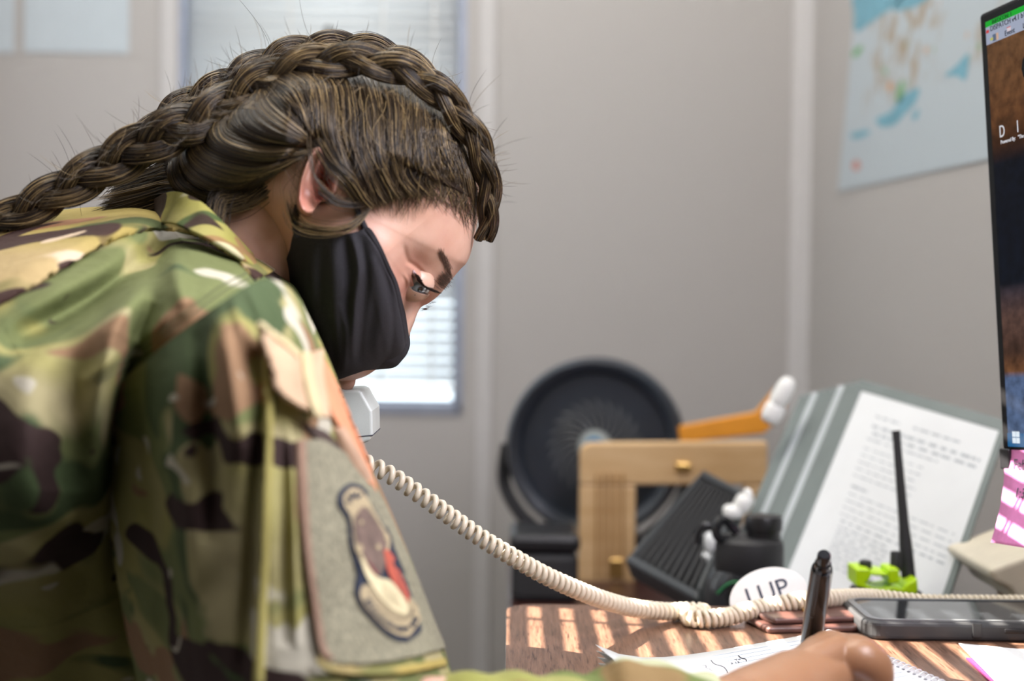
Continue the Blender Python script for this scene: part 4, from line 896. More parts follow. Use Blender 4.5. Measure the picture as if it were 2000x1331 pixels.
for kx, ky, kY, c_ in ((1634, 1272, .722, 0), (1626, 1264, .738, 1), (1616, 1264, .754, 2), (1598, 1274, .768, 3)):     # metacarpal ridges
    hp.append(cap_tube([(1450, 1386, .676 + .007 * c_), (1540, 1328, .700 + .010 * c_), (kx, ky, kY)], [.013, .0112, .0088]))
# little, ring, middle, index fingers: knuckle -> middle joint -> last joint -> tip
hp.append(cap_tube([(1636, 1292, .722), (1682, 1286, .718), (1708, 1310, .722), (1702, 1352, .730), (1664, 1378, .738)], [.0090, .0098, .0098, .0088, .0072]))
hp.append(cap_tube([(1628, 1280, .740), (1674, 1276, .745), (1700, 1298, .750), (1702, 1330, .756), (1664, 1362, .762)], [.0096, .0097, .0092, .0084, .0072]))
hp.append(cap_tube([(1620, 1270, .754), (1676, 1282, .768), (1680, 1330, .778), (1632, 1352, .786)], [.0100, .0092, .0084, .0072]))
hp.append(cap_tube([(1598, 1276, .768), (1640, 1276, .790), (1632, 1300, .804), (1602, 1318, .812)], [.0098, .0090, .0082, .0070]))
hp.append(cap_tube([(1480, 1372, .712), (1520, 1332, .760), (1556, 1304, .796), (1578, 1308, .808)], [.0140, .0110, .0098, .0078]))   # thumb
hv, hf = remesh(hp, .0009, 3); bodyadd(hv, hf)
# ---- left hand holding the handset --------------------------------------------------
lp = [cap_tube([(420, 1300, .905), (470, 1100, .90), (540, 900, .892)], [.036, .032, .026]), cap_tube([(540, 900, .892), (580, 830, .896), (610, 790, .898)], [.026, .028, .025], flat=.7)]
for i, (ax, ay, bx_, by, ex_, ey) in enumerate(((625, 770, 655, 752, 672, 742), (612, 790, 600, 770, 590, 752), (600, 800, 585, 780, 572, 765), (590, 815, 565, 795, 552, 785))):
    lp.append(cap_tube([(ax, ay, .905), (bx_, by, .885 if i else .875), (ex_, ey, .862 if i else .858)], [.0095, .0088, .0074]))
lp.append(cap_tube([(590, 820, .900), (606, 850, .872), (630, 850, .850)], [.012, .0105, .0085]))
hv, hf = remesh(lp, .0013, 8); bodyadd(hv, hf, .15)
# right arm inside the sleeve joins shoulder to wrist
bodyadd(*cap_tube([(330, 700, .78), (430, 900, .69), (540, 1200, .65), (720, 1470, .62)], [.05, .044, .040, .036]))
bodyadd(*cap_tube([(720, 1470, .62), (900, 1470, .62), (1180, 1468, .630), (1320, 1440, .645)], [.034, .032, .024, .0205]))
_bv = np.concatenate(BV); body = mob('body', _bv, BF, M['skin'], person)
at_ = body.data.attributes.new('tan', 'FLOAT', 'POINT'); at_.data.foreach_set('value', (np.clip((_bv[:, 0] - .0) / .06, 0, 1) * .8 * (_bv[:, 2] < .86) + .22 * np.clip((-.12 - _bv[:, 0]) / .06, 0, 1)).astype(np.float32))  # mask for the dim warm light painted into hand and neck
at_ = body.data.attributes.new('blush_shade', 'FLOAT', 'POINT'); at_.data.foreach_set('value', np.clip(np.concatenate(BB), 0, 1).astype(np.float32))
# ---- eye -----------------------------------------------------------------------------
def eyemat():
    m, nt, b = nmat('eye'); b.inputs['Roughness'].default_value = .08; b.inputs['Coat Weight'].default_value = 1
    g_ = nt.nodes.new('ShaderNodeAttribute'); g_.attribute_name = 'iris'; r_ = nt.nodes.new('ShaderNodeValToRGB'); cr_ = r_.color_ramp; cr_.interpolation = 'LINEAR'
    for _ in range(3): cr_.elements.new(.5)
    for e, (p_, c) in zip(cr_.elements, ((0, (.005, .005, .005)), (.15, (.006, .006, .006)), (.19, (.26, .33, .38)), (.46, (.12, .16, .20)), (.54, (.55, .50, .48)))): e.position = p_; e.color = c + (1,)
    L(nt, g_.outputs['Fac'], r_.inputs[0]); L(nt, r_.outputs[0], b.inputs['Base Color']); return m
R_EYE = .0105
hh = .0048 + float(head_h(np.array([813.]), np.array([550.]))[0]); ec = P(808, 551, HY - hh + R_EYE + .0012); look = Vector((.42, -.80, -.42)).normalized()
ev_, ef_ = lathe([(R_EYE * math.sin(a), R_EYE * math.cos(a)) for a in np.linspace(.01, np.pi - .01, 40)], 48, ec, look)
eye = mob('eye', ev_, ef_, eyemat(), person); at_ = eye.data.attributes.new('iris', 'FLOAT', 'POINT')
dd_ = np.arccos(np.clip(((ev_ - ec) / R_EYE) @ np.array(look), -1, 1)); at_.data.foreach_set('value', (dd_ / 1.0).astype(np.float32))
def lidshell(line, side, name_r):
    sv, sf = lathe([((R_EYE + name_r) * math.sin(a), (R_EYE + name_r) * math.cos(a)) for a in np.linspace(.01, 1.75, 90)], 200, ec, (.25, -1, .05))
    x, y = proj(sv); d, s_, t = dline(x, y, line, 40); sd_ = d * s_ * side
    keep = sd_ > 0; f2 = [q for q in sf if len(q) == 4 and all(keep[i] for i in q)]
    used = sorted({i for q in f2 for i in q}); mp_ = {i: k for k, i in enumerate(used)}
    return sv[used], [[mp_[i] for i in q] for q in f2]
lm = MB(); UPL = [(800, 512), (805, 530), (812, 545), (822, 556), (838, 562), (856, 566)]; LWL = [(806, 512), (800, 534), (798, 550), (804, 564), (820, 572), (850, 576)]
lm.add(*lidshell(UPL, -1, .0008)); lm.add(*lidshell(LWL, 1, .0006))
lo_ = lm.build('eyelids', M['skin'], person, smooth=True, angle=0); sdm = lo_.modifiers.new('t', 'SOLIDIFY'); sdm.thickness = .0007
# ---- hair strands --------------------------------------------------------------------
def strands(name, paths, radii, mat, parent, k=3, label=None):
    """paths (n,m,3) world; radii scalar or (n,m)"""
    paths = np.asarray(paths); n, m, _ = paths.shape
    t = np.gradient(paths, axis=1); t /= np.linalg.norm(t, axis=2, keepdims=True) + 1e-12
    ref = np.array([.12, -1., .25]); a = np.cross(t, ref); a /= np.linalg.norm(a, axis=2, keepdims=True) + 1e-9; b = np.cross(t, a)
    r_ = np.broadcast_to(radii, (n, m)) * np.clip(np.minimum(np.linspace(0, 1, m) * 12 + .3, (1 - np.linspace(0, 1, m)) * 6 + .15), 0, 1)
    an = np.arange(k) * 2 * np.pi / k + np.pi / 2
    v = paths[:, :, None] + r_[:, :, None, None] * (np.cos(an)[None, None, :, None] * a[:, :, None] + np.sin(an)[None, None, :, None] * b[:, :, None])
    base = gridfaces(m, k, cv=True); F = (base[None] + (np.arange(n) * m * k)[:, None, None]).reshape(-1, 4)
    o = mob(name, v.reshape(-1, 3), F, mat, parent, label=label)
    at = o.data.attributes.new('strand', 'FLOAT', 'POINT'); at.data.foreach_set('value', np.repeat(rng.random(n), m * k).astype(np.float32)); return o
def hairmat(name='hair'):
    m, nt, b = nmat(name); b.inputs['Roughness'].default_value = .34; b.inputs['Specular IOR Level'].default_value = .55
    g_ = nt.nodes.new('ShaderNodeAttribute'); g_.attribute_name = 'strand'; r_ = nt.nodes.new('ShaderNodeValToRGB'); cr_ = r_.color_ramp
    for _ in range(3): cr_.elements.new(.5)
    for e, (p_, c) in zip(cr_.elements, ((0, (.008, .005, .004)), (.35, (.024, .015, .008)), (.62, (.060, .039, .018)), (.84, (.150, .100, .045)), (1, (.33, .23, .10)))): e.position = p_; e.color = c + (1,)
    L(nt, g_.outputs['Fac'], r_.inputs[0]); L(nt, r_.outputs[0], b.inputs['Base Color']); return m
M['hair'] = hairmat(); M['hairbase'] = plain('hair_under', (.018, .011, .007), .7, bscale=0, var=.3, vscale=120, spec=.1)
hair_out = [(600, 290), (632, 300), (660, 330), (690, 372), (712, 394), (752, 362), (800, 322), (838, 288), (872, 268), (905, 292), (934, 345), (953, 405), (958, 370), (945, 300), (908, 225), (862, 172), (790, 125), (700, 104), (610, 102), (540, 122), (470, 165), (410, 215), (355, 255), (322, 300), (318, 345), (345, 380), (392, 398), (440, 398), (500, 362), (552, 322)]
MS = Star(hair_out, (640, 235), .083, 2.8)
def hair_h(x, y):
    r_ = MS.r(x, y); e = np.clip(1 - r_, 0, 1)
    body_ = MS.h(x, y) * np.interp(x, [300, 420, 560, 640], [.72, .9, 1.0, 1.0]); hd_ = HS.h(x, y)
    fr = np.clip((x - 560) / 120, 0, 1)                               # over the face side the hair follows the skull
    s1 = hd_ + .0040 * np.clip(e * 3.5, 0, 1) - .0006
    s2 = np.maximum(body_, np.where(hd_ > .01, hd_ + .003, 0))
    return s2 * (1 - fr) + s1 * fr
_t = np.linspace(0, 2 * np.pi, 480, endpoint=False); _x = MS.c[0] + MS.Rt(_t) * np.cos(_t); _y = MS.c[1] + MS.Rt(_t) * np.sin(_t)
hb = star_mesh(MS, 120, 480, hair_h, feather=np.maximum(HS.h(_x, _y) - .0015, 0))
hair = mob('hair', hb[0], hb[1], M['hairbase'], person)
# families of guide curves in pixels: strands run between neighbouring guides
front = [[(510, 168), (530, 200), (572, 235), (600, 258), (608, 282)], [(535, 136), (585, 160), (604, 205), (608, 248), (640, 294)], [(600, 112), (652, 156), (664, 212), (668, 270), (700, 352), (722, 404)], [(690, 104), (732, 152), (749, 216), (754, 300), (770, 352), (797, 388)], [(758, 110), (790, 150), (799, 202), (799, 270), (806, 337), (842, 382)], [(796, 126), (828, 178), (840, 236), (850, 303), (878, 356)], [(838, 152), (866, 198), (880, 253), (893, 313), (912, 375)], [(876, 190), (900, 250), (915, 310), (925, 360), (936, 420)]]
backf = [[(512, 166), (530, 200), (572, 236), (600, 262), (608, 286)], [(482, 200), (448, 222), (446, 252), (500, 278), (560, 286), (604, 286)], [(392, 252), (404, 285), (445, 306), (510, 318), (560, 310), (598, 296)], [(352, 285), (352, 322), (372, 352), (420, 374), (490, 358), (590, 300)], [(330, 330), (338, 365), (370, 390), (425, 396), (505, 356), (588, 302)]]
def fam(guides, dens, npt=26, bulge=.010, jit=1.4, lift=.0012, wav=0.0, ragged=(.03, .03), K=7, cd=.0022):
    out = []; m = len(guides); G = np.array([catmull(np.array(g, float), npt) for g in guides])
    for c_ in range(m - 1):
        n = dens[c_] if isinstance(dens, (list, tuple)) else dens
        w_ = rng.random(n); tt0 = rng.random(n) * ragged[0]; tt1 = None
        lay = rng.random(n)
        for k in range(n):
            rag = ragged[1] if not isinstance(ragged[1], (list, tuple)) else ragged[1][c_]; e1_ = 1 - rng.random() ** .9 * rag
            a0 = w_[k]; cl = int(a0 * K); cc_ = (cl + .5) / K; o_ = (a0 - cc_) * K * 2; a = cc_ + (a0 - cc_) * .86; g4 = G[np.clip([c_ - 1, c_, c_ + 1, c_ + 2], 0, m - 1)]
            xy = catmull(g4, 3 * 200 + 1)[0] if False else .5 * (2 * g4[1] + (g4[2] - g4[0]) * a + (2 * g4[0] - 5 * g4[1] + 4 * g4[2] - g4[3]) * a * a + (3 * g4[1] - g4[0] - 3 * g4[2] + g4[3]) * a ** 3)
            ts = np.linspace(tt0[k], e1_, npt) * (npt - 1); x = np.interp(ts, np.arange(npt), xy[:, 0]); y = np.interp(ts, np.arange(npt), xy[:, 1])
            s_ = np.linspace(0, 1, npt); ph_ = rng.random() * 6.28; am = rng.normal(0, jit) + 3.0 * math.sin(cl * 2.4 + c_ * 1.7)
            x = x + am * np.sin(s_ * 3.1 + ph_) + rng.normal(0, jit * .25) ; y = y + am * np.cos(s_ * 2.6 + ph_)
            bl = bulge * math.sin(math.pi * a) ** .7 * np.sin(np.pi * np.clip(s_ * .92 + .04, 0, 1)) ** .5
            h = hair_h(x, y) + lift * (lay[k] * 1.8 - .3) + bl + cd * (math.sqrt(max(0, 1 - o_ * o_)) - .4) * np.sin(np.pi * np.clip(s_ * .9 + .05, 0, 1)) + .0012 * math.sin(cl * 5.1 + c_) + wav * np.sin(s_ * 9 + ph_)
            out.append(P(x, y, HY - h))
    return np.array(out)
SR = .0002
s1 = fam(front, [450, 900, 1000, 900, 800, 700, 600], bulge=.0035, jit=2.6, ragged=(.02, (.06, .10, .16, .24, .34, .40, .36)), wav=.0006)
strands('side_hair', s1, SR, M['hair'], hair)
s2 = fam(backf, [800, 1500, 1500, 1100], bulge=.0125, jit=1.5, ragged=(.02, .05))
strands('back_hair', s2, SR, M['hair'], hair)
# hairline wisps on temple and forehead
def wisps(starts, ends, n, lift=.0012, curl=6, npt=16, r_=.00014, spread=5):
    out = []
    S_ = catmull(np.array(starts, float), 200); E_ = catmull(np.array(ends, float), 200)
    for _ in range(n):
        i = rng.integers(0, 200); j = int(np.clip(i + rng.normal(0, 8), 0, 199)); a = S_[i] + rng.normal(0, spread, 2); b = E_[j] + rng.normal(0, spread, 2)
        s_ = np.linspace(0, 1, npt)[:, None]; nrm_ = np.array([-(b - a)[1], (b - a)[0]]); nrm_ /= np.linalg.norm(nrm_) + 1e-9
        xy = a + (b - a) * s_ + nrm_ * (rng.normal(0, curl) * np.sin(s_ * np.pi) + rng.normal(0, curl * .4) * np.sin(s_ * 6.3))
        h = np.maximum(head_hs(xy[:, 0], xy[:, 1]), 0) + lift * (.4 + rng.random()) 
        out.append(P(xy[:, 0], xy[:, 1], HY - h))
    return np.array(out)
def head_hs(x, y): return HS.h(x, y) - .0045 * gauss(x, y, 770, 420, 55, 40, 30)
w1 = wisps([(640, 250), (690, 240), (750, 250), (800, 260), (850, 270), (885, 290)], [(700, 392), (740, 412), (800, 398), (860, 392), (905, 410), (925, 445)], 330, curl=14, spread=12)
w2 = wisps([(700, 385), (706, 395), (712, 400)], [(598, 428), (625, 448), (680, 450)], 60, lift=.004, curl=10, spread=4)
w3 = wisps([(800, 300), (850, 310), (900, 330), (915, 360)], [(770, 425), (830, 405), (885, 400), (925, 440)], 150, curl=10, spread=10)
strands('hairline_wisps', np.concatenate([w1, w3]), .00013, M['hair'], hair)
# strand across the ear and cheek
def lay_path(pts, n, spread, npt=30, r0=None, conv=.3):
    out = []
    for _ in range(n):
        q = np.array(pts, float); off = rng.normal(0, 1, 2) * spread; q = q.copy(); q[:, :2] += off * np.linspace(1, conv, len(q))[:, None]; q[:, 2] += rng.normal(0, .0012)
        c_ = catmull(q, npt); out.append(P(c_[:, 0], c_[:, 1], c_[:, 2]))
    return np.array(out)
cheek = [(566, 400, .770), (575, 430, .768), (600, 446, .767), (640, 452, .766), (680, 446, .768), (706, 426, .772), (722, 404, .775)]
ea = [(600, 250, .768), (604, 300, .757), (612, 340, .756), (636, 372, .758), (670, 386, .764), (700, 388, .770)]
eb = [(632, 286, .762), (656, 326, .758), (680, 352, .760), (700, 382, .766), (720, 402, .772)]
ec_ = [(625, 370, .758), (655, 395, .760), (690, 402, .765), (718, 398, .772)]
def loose(n):
    out = []
    for _ in range(n):
        a = np.array([rng.uniform(560, 880), rng.uniform(140, 260)]); b = a + np.array([rng.uniform(-30, 60), rng.uniform(90, 190)]); b[1] = min(b[1], 400)
        s_ = np.linspace(0, 1, 24); k = rng.normal(0, 22); k2 = rng.normal(0, 9); x = a[0] + (b[0] - a[0]) * s_ + k * np.sin(np.pi * s_) + k2 * np.sin(6 * s_); y = a[1] + (b[1] - a[1]) * s_ + k2 * .5 * np.sin(4 * s_)
        out.append(P(x, y, HY - hair_h(x, y) - .004 - .004 * rng.random() * np.sin(np.pi * s_)))
    return np.array(out)
strands('loose_strands', loose(260), .00013, M['hair'], hair)
strands('ear_strands', np.concatenate([lay_path(cheek, 55, 8, conv=.35), lay_path(ea, 8, 4), lay_path(eb, 200, 9, conv=.6), lay_path(ec_, 40, 7)]), .00014, M['hair'], hair)
nape = [[(470, 380, .800), (440, 400, .793), (410, 425, .783), (402, 455, .778)], [(500, 365, .795), (470, 390, .79), (425, 400, .785), (415, 470, .775)], [(560, 330, .785), (520, 365, .788), (480, 392, .788), (430, 405, .786)]]
strands('nape_hair', np.concatenate([lay_path(q, 170, 9, conv=1.0) for q in nape]), .00017, M['hair'], hair)
# ---- braids --------------------------------------------------------------------------
def braid(name, spine, amp, period, n_h=210, flat=.62, label=None):
    c_ = catmull(np.array(spine, float), 500); sp = P(c_[:, 0], c_[:, 1], c_[:, 2])
    sg_ = np.concatenate([[0], np.cumsum(np.linalg.norm(np.diff(sp, axis=0), axis=1))]); Lb = sg_[-1]; n = int(Lb / .0022)
    s = np.linspace(0, Lb, n); sp = np.stack([np.interp(s, sg_, sp[:, k]) for k in range(3)], -1); t = np.gradient(sp, axis=0); t /= np.linalg.norm(t, axis=1)[:, None]
    view = sp - np.array([0, 0, CAMZ]); view = np.stack([view[:, 0] * 0, view[:, 1] * 0 + 1, view[:, 2] * 0], -1)
    lat = np.cross(t, view); lat /= np.linalg.norm(lat, axis=1)[:, None]; dep = np.cross(lat, t)
    A = np.interp(s / Lb, np.linspace(0, 1, len(amp)), amp); core = MB(); hairs = []
    for k in range(3):
        ph_ = 2 * np.pi * s / period + 2 * np.pi * k / 3
        c0 = sp + lat * (A * np.sin(ph_))[:, None] + dep * (A * .52 * np.sin(2 * ph_))[:, None]
        tt_, nn_, bb_ = np.gradient(c0, axis=0), None, None; tt_ /= np.linalg.norm(tt_, axis=1)[:, None]
        l2 = np.cross(tt_, view); l2 /= np.linalg.norm(l2, axis=1)[:, None]; d2 = np.cross(l2, tt_)
        rl, rd_ = A * .66, A * .66 * flat * 1.25
        al = np.linspace(0, 2 * np.pi, 16, endpoint=False)
        v = c0[:, None] + (rl[:, None, None] * np.cos(al)[None, :, None]) * l2[:, None] + (rd_[:, None, None] * np.sin(al)[None, :, None]) * d2[:, None]
        core.add(v.reshape(-1, 3), gridfaces(n, 16, cv=True).tolist())
        m = 22
        for _ in range(int(n_h * Lb / period * 1.6)):
            L0 = period * rng.uniform(.35, .7); st_ = rng.uniform(-.02, Lb - L0 * .5); q = np.linspace(st_, st_ + L0, m); a0 = rng.uniform(0, 2 * np.pi); rad = rng.uniform(1.0, 1.15)
            a_ = a0 + np.linspace(0, rng.normal(0, .35), m)
            ip = lambda arr: np.stack([np.interp(q, s, arr[:, z]) for z in range(3)], -1)
            fl = 1 + max(0, rng.normal(0, .12)) * np.linspace(0, 1, m) ** 2
            hairs.append(ip(c0) + ip(l2) * (np.interp(q, s, rl) * np.cos(a_) * rad * fl)[:, None] + ip(d2) * (np.interp(q, s, rd_) * np.sin(a_) * rad * fl)[:, None])
    b_ = core.build(name, M['hairbase'], person, smooth=True, angle=0); b_['label'] = label
    strands('braid_strands', hairs, .00021, M['hair'], b_); return b_
braid('braid', [(944, 468, .838), (955, 425, .830), (955, 370, .822), (944, 310, .815), (922, 262, .808), (885, 210, .802), (838, 165, .797), (775, 133, .793), (700, 118, .792), (625, 120, .793), (550, 144, .796), (480, 178, .798), (430, 212, .798), (385, 238, .796), (335, 256, .795), (290, 276, .797), (245, 302, .800), (200, 328, .802), (160, 350, .802), (120, 372, .803), (75, 396, .803), (25, 422, .805), (-50, 452, .805)],
      [.0036, .0046, .0052, .0056, .0062, .0070, .0078, .0076, .0066, .0056], .083, label='near braid running over the top of the head')
braid('braid', [(880, 195, .850), (800, 132, .852), (700, 100, .853), (600, 106, .853), (520, 134, .853), (450, 172, .853), (400, 196, .853), (350, 222, .853), (300, 262, .852), (270, 300, .850), (240, 340, .850)], [.005, .0065, .0075, .008, .0072, .006], .072, n_h=120, label='far braid behind the near one')
tail = [[(360, 340, .835), (320, 355, .838), (285, 372, .84), (235, 395, .84)], [(370, 370, .83), (330, 375, .835), (280, 392, .835), (215, 410, .835)], [(345, 320, .84), (310, 345, .845), (270, 365, .845), (240, 400, .84)]]
strands('loose_tail', np.concatenate([lay_path(q, 420, 10, conv=1.5, npt=22) for q in tail]), .0002, M['hair'], hair)
# flyaway hairs standing off the outline
def flyaways(line, n, ln, Y=.80):
    out = []; q = catmull(np.array(line, float), 300)
    for _ in range(n):
        i = rng.integers(2, 297); a = q[i]; t_ = q[i + 2] - q[i - 2]; t_ /= np.linalg.norm(t_); nm_ = np.array([t_[1], -t_[0]])
        L0 = abs(rng.normal(0, ln)) + 14; s_ = np.linspace(0, 1, 18)[:, None]; d = t_ * rng.choice([-1, 1]) * rng.uniform(.6, 1.6) + nm_ * rng.uniform(.05, .7); d /= np.linalg.norm(d)
        k = rng.normal(0, .8); xy = a + L0 * (d * s_ + np.array([-d[1], d[0]]) * k * s_ ** 2); yy = Y + rng.normal(0, .018)
        out.append(P(xy[:, 0], xy[:, 1], yy + s_[:, 0] * rng.normal(0, .01)))
    return np.array(out)
top_line = [(10, 425), (90, 385), (150, 345), (210, 300), (270, 255), (340, 205), (400, 185), (460, 140), (540, 105), (620, 86), (700, 92), (780, 105), (850, 150), (905, 205), (945, 270), (965, 340), (962, 420)]
strands('flyaway_hairs', np.concatenate([flyaways(top_line, 330, 22), flyaways(top_line[:9], 150, 34), flyaways([(330, 300), (400, 240), (480, 210), (560, 180), (700, 170), (800, 200), (860, 260)], 160, 26, .762)]), .00011, M['hair'], hair)
# ---- brows and lashes ------------------------------------------------------------------
def brow():
    out = []; q = catmull(np.array([(862, 500), (872, 520), (878, 540), (873, 553), (868, 562)], float), 100)
    for _ in range(330):
        i = rng.integers(0, 100); u = i / 99; a = q[i] + rng.normal(0, 1, 2) * np.array([4.0, 3.0]) * (.6 + .6 * u); d = np.array([-.25 + .2 * u, -1.0]) if u < .5 else np.array([-.75, -.75])
        d = d / np.linalg.norm(d) + rng.normal(0, .12, 2); L0 = rng.uniform(9, 17); s_ = np.linspace(0, 1, 7)[:, None]; xy = a + d * L0 * s_
        out.append(P(xy[:, 0], xy[:, 1], HY - np.maximum(head_h(xy[:, 0], xy[:, 1]), .001) - .0004 - .0009 * s_[:, 0]))
    q2 = catmull(np.array([(842, 590), (830, 600), (822, 606)], float), 40)
    for _ in range(26):
        i = rng.integers(0, 40); a = q2[i] + rng.normal(0, 1.2, 2); s_ = np.linspace(0, 1, 7)[:, None]; xy = a + np.array([.95, -.10]) * rng.uniform(6, 14) * s_
        out.append(P(xy[:, 0], xy[:, 1], HY + .012))
    return np.array(out)
lashm = plain('lash', (.012, .008, .006), .4)
strands('eyebrow', brow(), .0001, plain('brow_hair', (.10, .055, .035), .5), person)
def lashes():
    out = []; up = catmull(np.array([(809, 532), (813, 545), (823, 555), (838, 560)], float), 60)
    for i in range(170):
        k = rng.integers(0, 60); u = k / 59; a = up[k]; L0 = rng.uniform(15, 25) * (.6 + .6 * u); d = np.array([.55 + .3 * u, .75]); d /= np.linalg.norm(d); s_ = np.linspace(0, 1, 9)[:, None]
        xy = a + d * L0 * s_ + np.array([.6, -.45]) * L0 * .35 * s_ ** 2 + rng.normal(0, .6, 2) * s_
        hh_ = max(float(head_h(np.array([a[0]]), np.array([a[1]]))[0]), .004); out.append(P(xy[:, 0], xy[:, 1], HY - hh_ - .0022 - s_[:, 0] * .004))
    lo = catmull(np.array([(806, 566), (815, 566), (826, 566)], float), 30)
    for i in range(36):
        a = lo[rng.integers(0, 30)]; s_ = np.linspace(0, 1, 6)[:, None]; xy = a + np.array([.25, 1]) * rng.uniform(6, 12) * s_ + np.array([.5, 0]) * 4 * s_ ** 2
        hh_ = float(head_h(np.array([a[0]]), np.array([a[1]]))[0]); out.append(P(np.broadcast_to(xy[:, 0], 6), xy[:, 1], HY - hh_ - .0006 - .002 * s_[:, 0]) if False else np.pad(P(xy[:, 0], xy[:, 1], HY - hh_ - .0006 - .002 * s_[:, 0]), ((0, 3), (0, 0)), mode='edge') + np.linspace(0, 1e-6, 9)[:, None])
    return np.array(out)
strands('eyelashes', lashes(), .0002, lashm, person)
lid = catmull(np.array([(806, 528), (811, 538), (820, 549), (834, 557)], float), 24); lh = head_h(lid[:, 0], lid[:, 1])
mob('upper_lid', *tube(P(lid[:, 0], lid[:, 1], HY - lh + .0002), np.interp(np.linspace(0, 1, 24), [0, .3, .8, 1], [.0006, .0013, .0012, .0005]), 10), plain('eyelid_shimmer', (.50, .35, .35), .3), person)

# ---- mask -------------------------------------------------------------------------------
maskm = plain('mask_cotton', (.016, .015, .019), .85, bscale=2600, bdist=.0004, var=.35, vscale=1400)
mask_out = [(578, 452), (620, 458), (668, 458), (700, 452), (716, 444), (728, 452), (745, 482), (762, 520), (778, 556), (788, 600), (797, 645), (800, 672), (795, 690), (785, 704), (770, 718), (742, 722), (715, 724), (690, 732), (650, 743), (628, 722), (600, 690), (572, 620), (550, 560), (552, 530), (565, 490)]
KS = Star(mask_out, (676, 590), .05, 3.0)
def mask_h(x, y):
    h = np.maximum(HS.h(x, y) + .0045, KS.h(x, y) * .55); r_ = KS.r(x, y)
    f = np.clip((1 - r_) * 9, 0, 1) ** .5
    h = h + f * (ridge(x, y, [(686, 455), (700, 520), (692, 600), (688, 690)], 6, .0028) - ridge(x, y, [(672, 455), (680, 530), (676, 620)], 6, .0022) - ridge(x, y, [(706, 470), (716, 540), (708, 620), (700, 700)], 6, .0020)
                 + ridge(x, y, [(727, 460), (738, 530), (742, 600), (735, 680)], 9, .0022) - ridge(x, y, [(735, 500), (758, 560), (768, 640), (760, 700)], 5, .0014) + ridge(x, y, [(655, 470), (650, 560), (655, 660), (665, 730)], 9, .0020)
                 - ridge(x, y, [(630, 480), (628, 560), (640, 660)], 8, .0022) - ridge(x, y, [(600, 480), (596, 560), (610, 640)], 7, .0014) + ridge(x, y, [(668, 600), (676, 660), (672, 730)], 5, .0015) - ridge(x, y, [(640, 600), (652, 680), (650, 735)], 5, .0016)
                 + .0008 * np.sin(x * .11 + np.sin(y * .02) * 2) * np.clip((y - 470) / 80, 0, 1))
    hem = np.exp(-.5 * ((dline(x, y, [(720, 446), (745, 482), (762, 520), (778, 556), (788, 600), (797, 645), (800, 672)], 40)[0] - 9) / 1.4) ** 2) * .0007
    return np.maximum(h - f * hem, .0)
mv_, mf_, _ = star_mesh(KS, 170, 520, mask_h)
# the rim keeps the depth of the face instead of closing to the middle plane
nT = 520; rimI = np.arange((168) * nT, 169 * nT); th = np.linspace(0, 2 * np.pi, nT, endpoint=False); RR = KS.Rt(th); ex_ = KS.c[0] + RR * np.cos(th); ey_ = KS.c[1] + RR * np.sin(th)
rimh = np.maximum(HS.h(ex_, ey_) - .0005, 0); mv_[rimI] = P(ex_, ey_, HY - rimh)
mask = mob('face_mask', mv_, mf_, maskm, person, label='black cloth face mask')
st_ = [(580, 462, .772), (577, 440, .770), (578, 418, .772), (582, 400, .782), (590, 360, .79)]
mob('ear_loop', *tube(catmull([P(*q) for q in st_], 24), .0019, 8), maskm, mask)
mob('ear_loop', *tube(catmull([P(*q) for q in [(716, 452, .776), (704, 425, .775), (696, 404, .774), (690, 385, .775)]], 20), .0017, 8), maskm, mask)
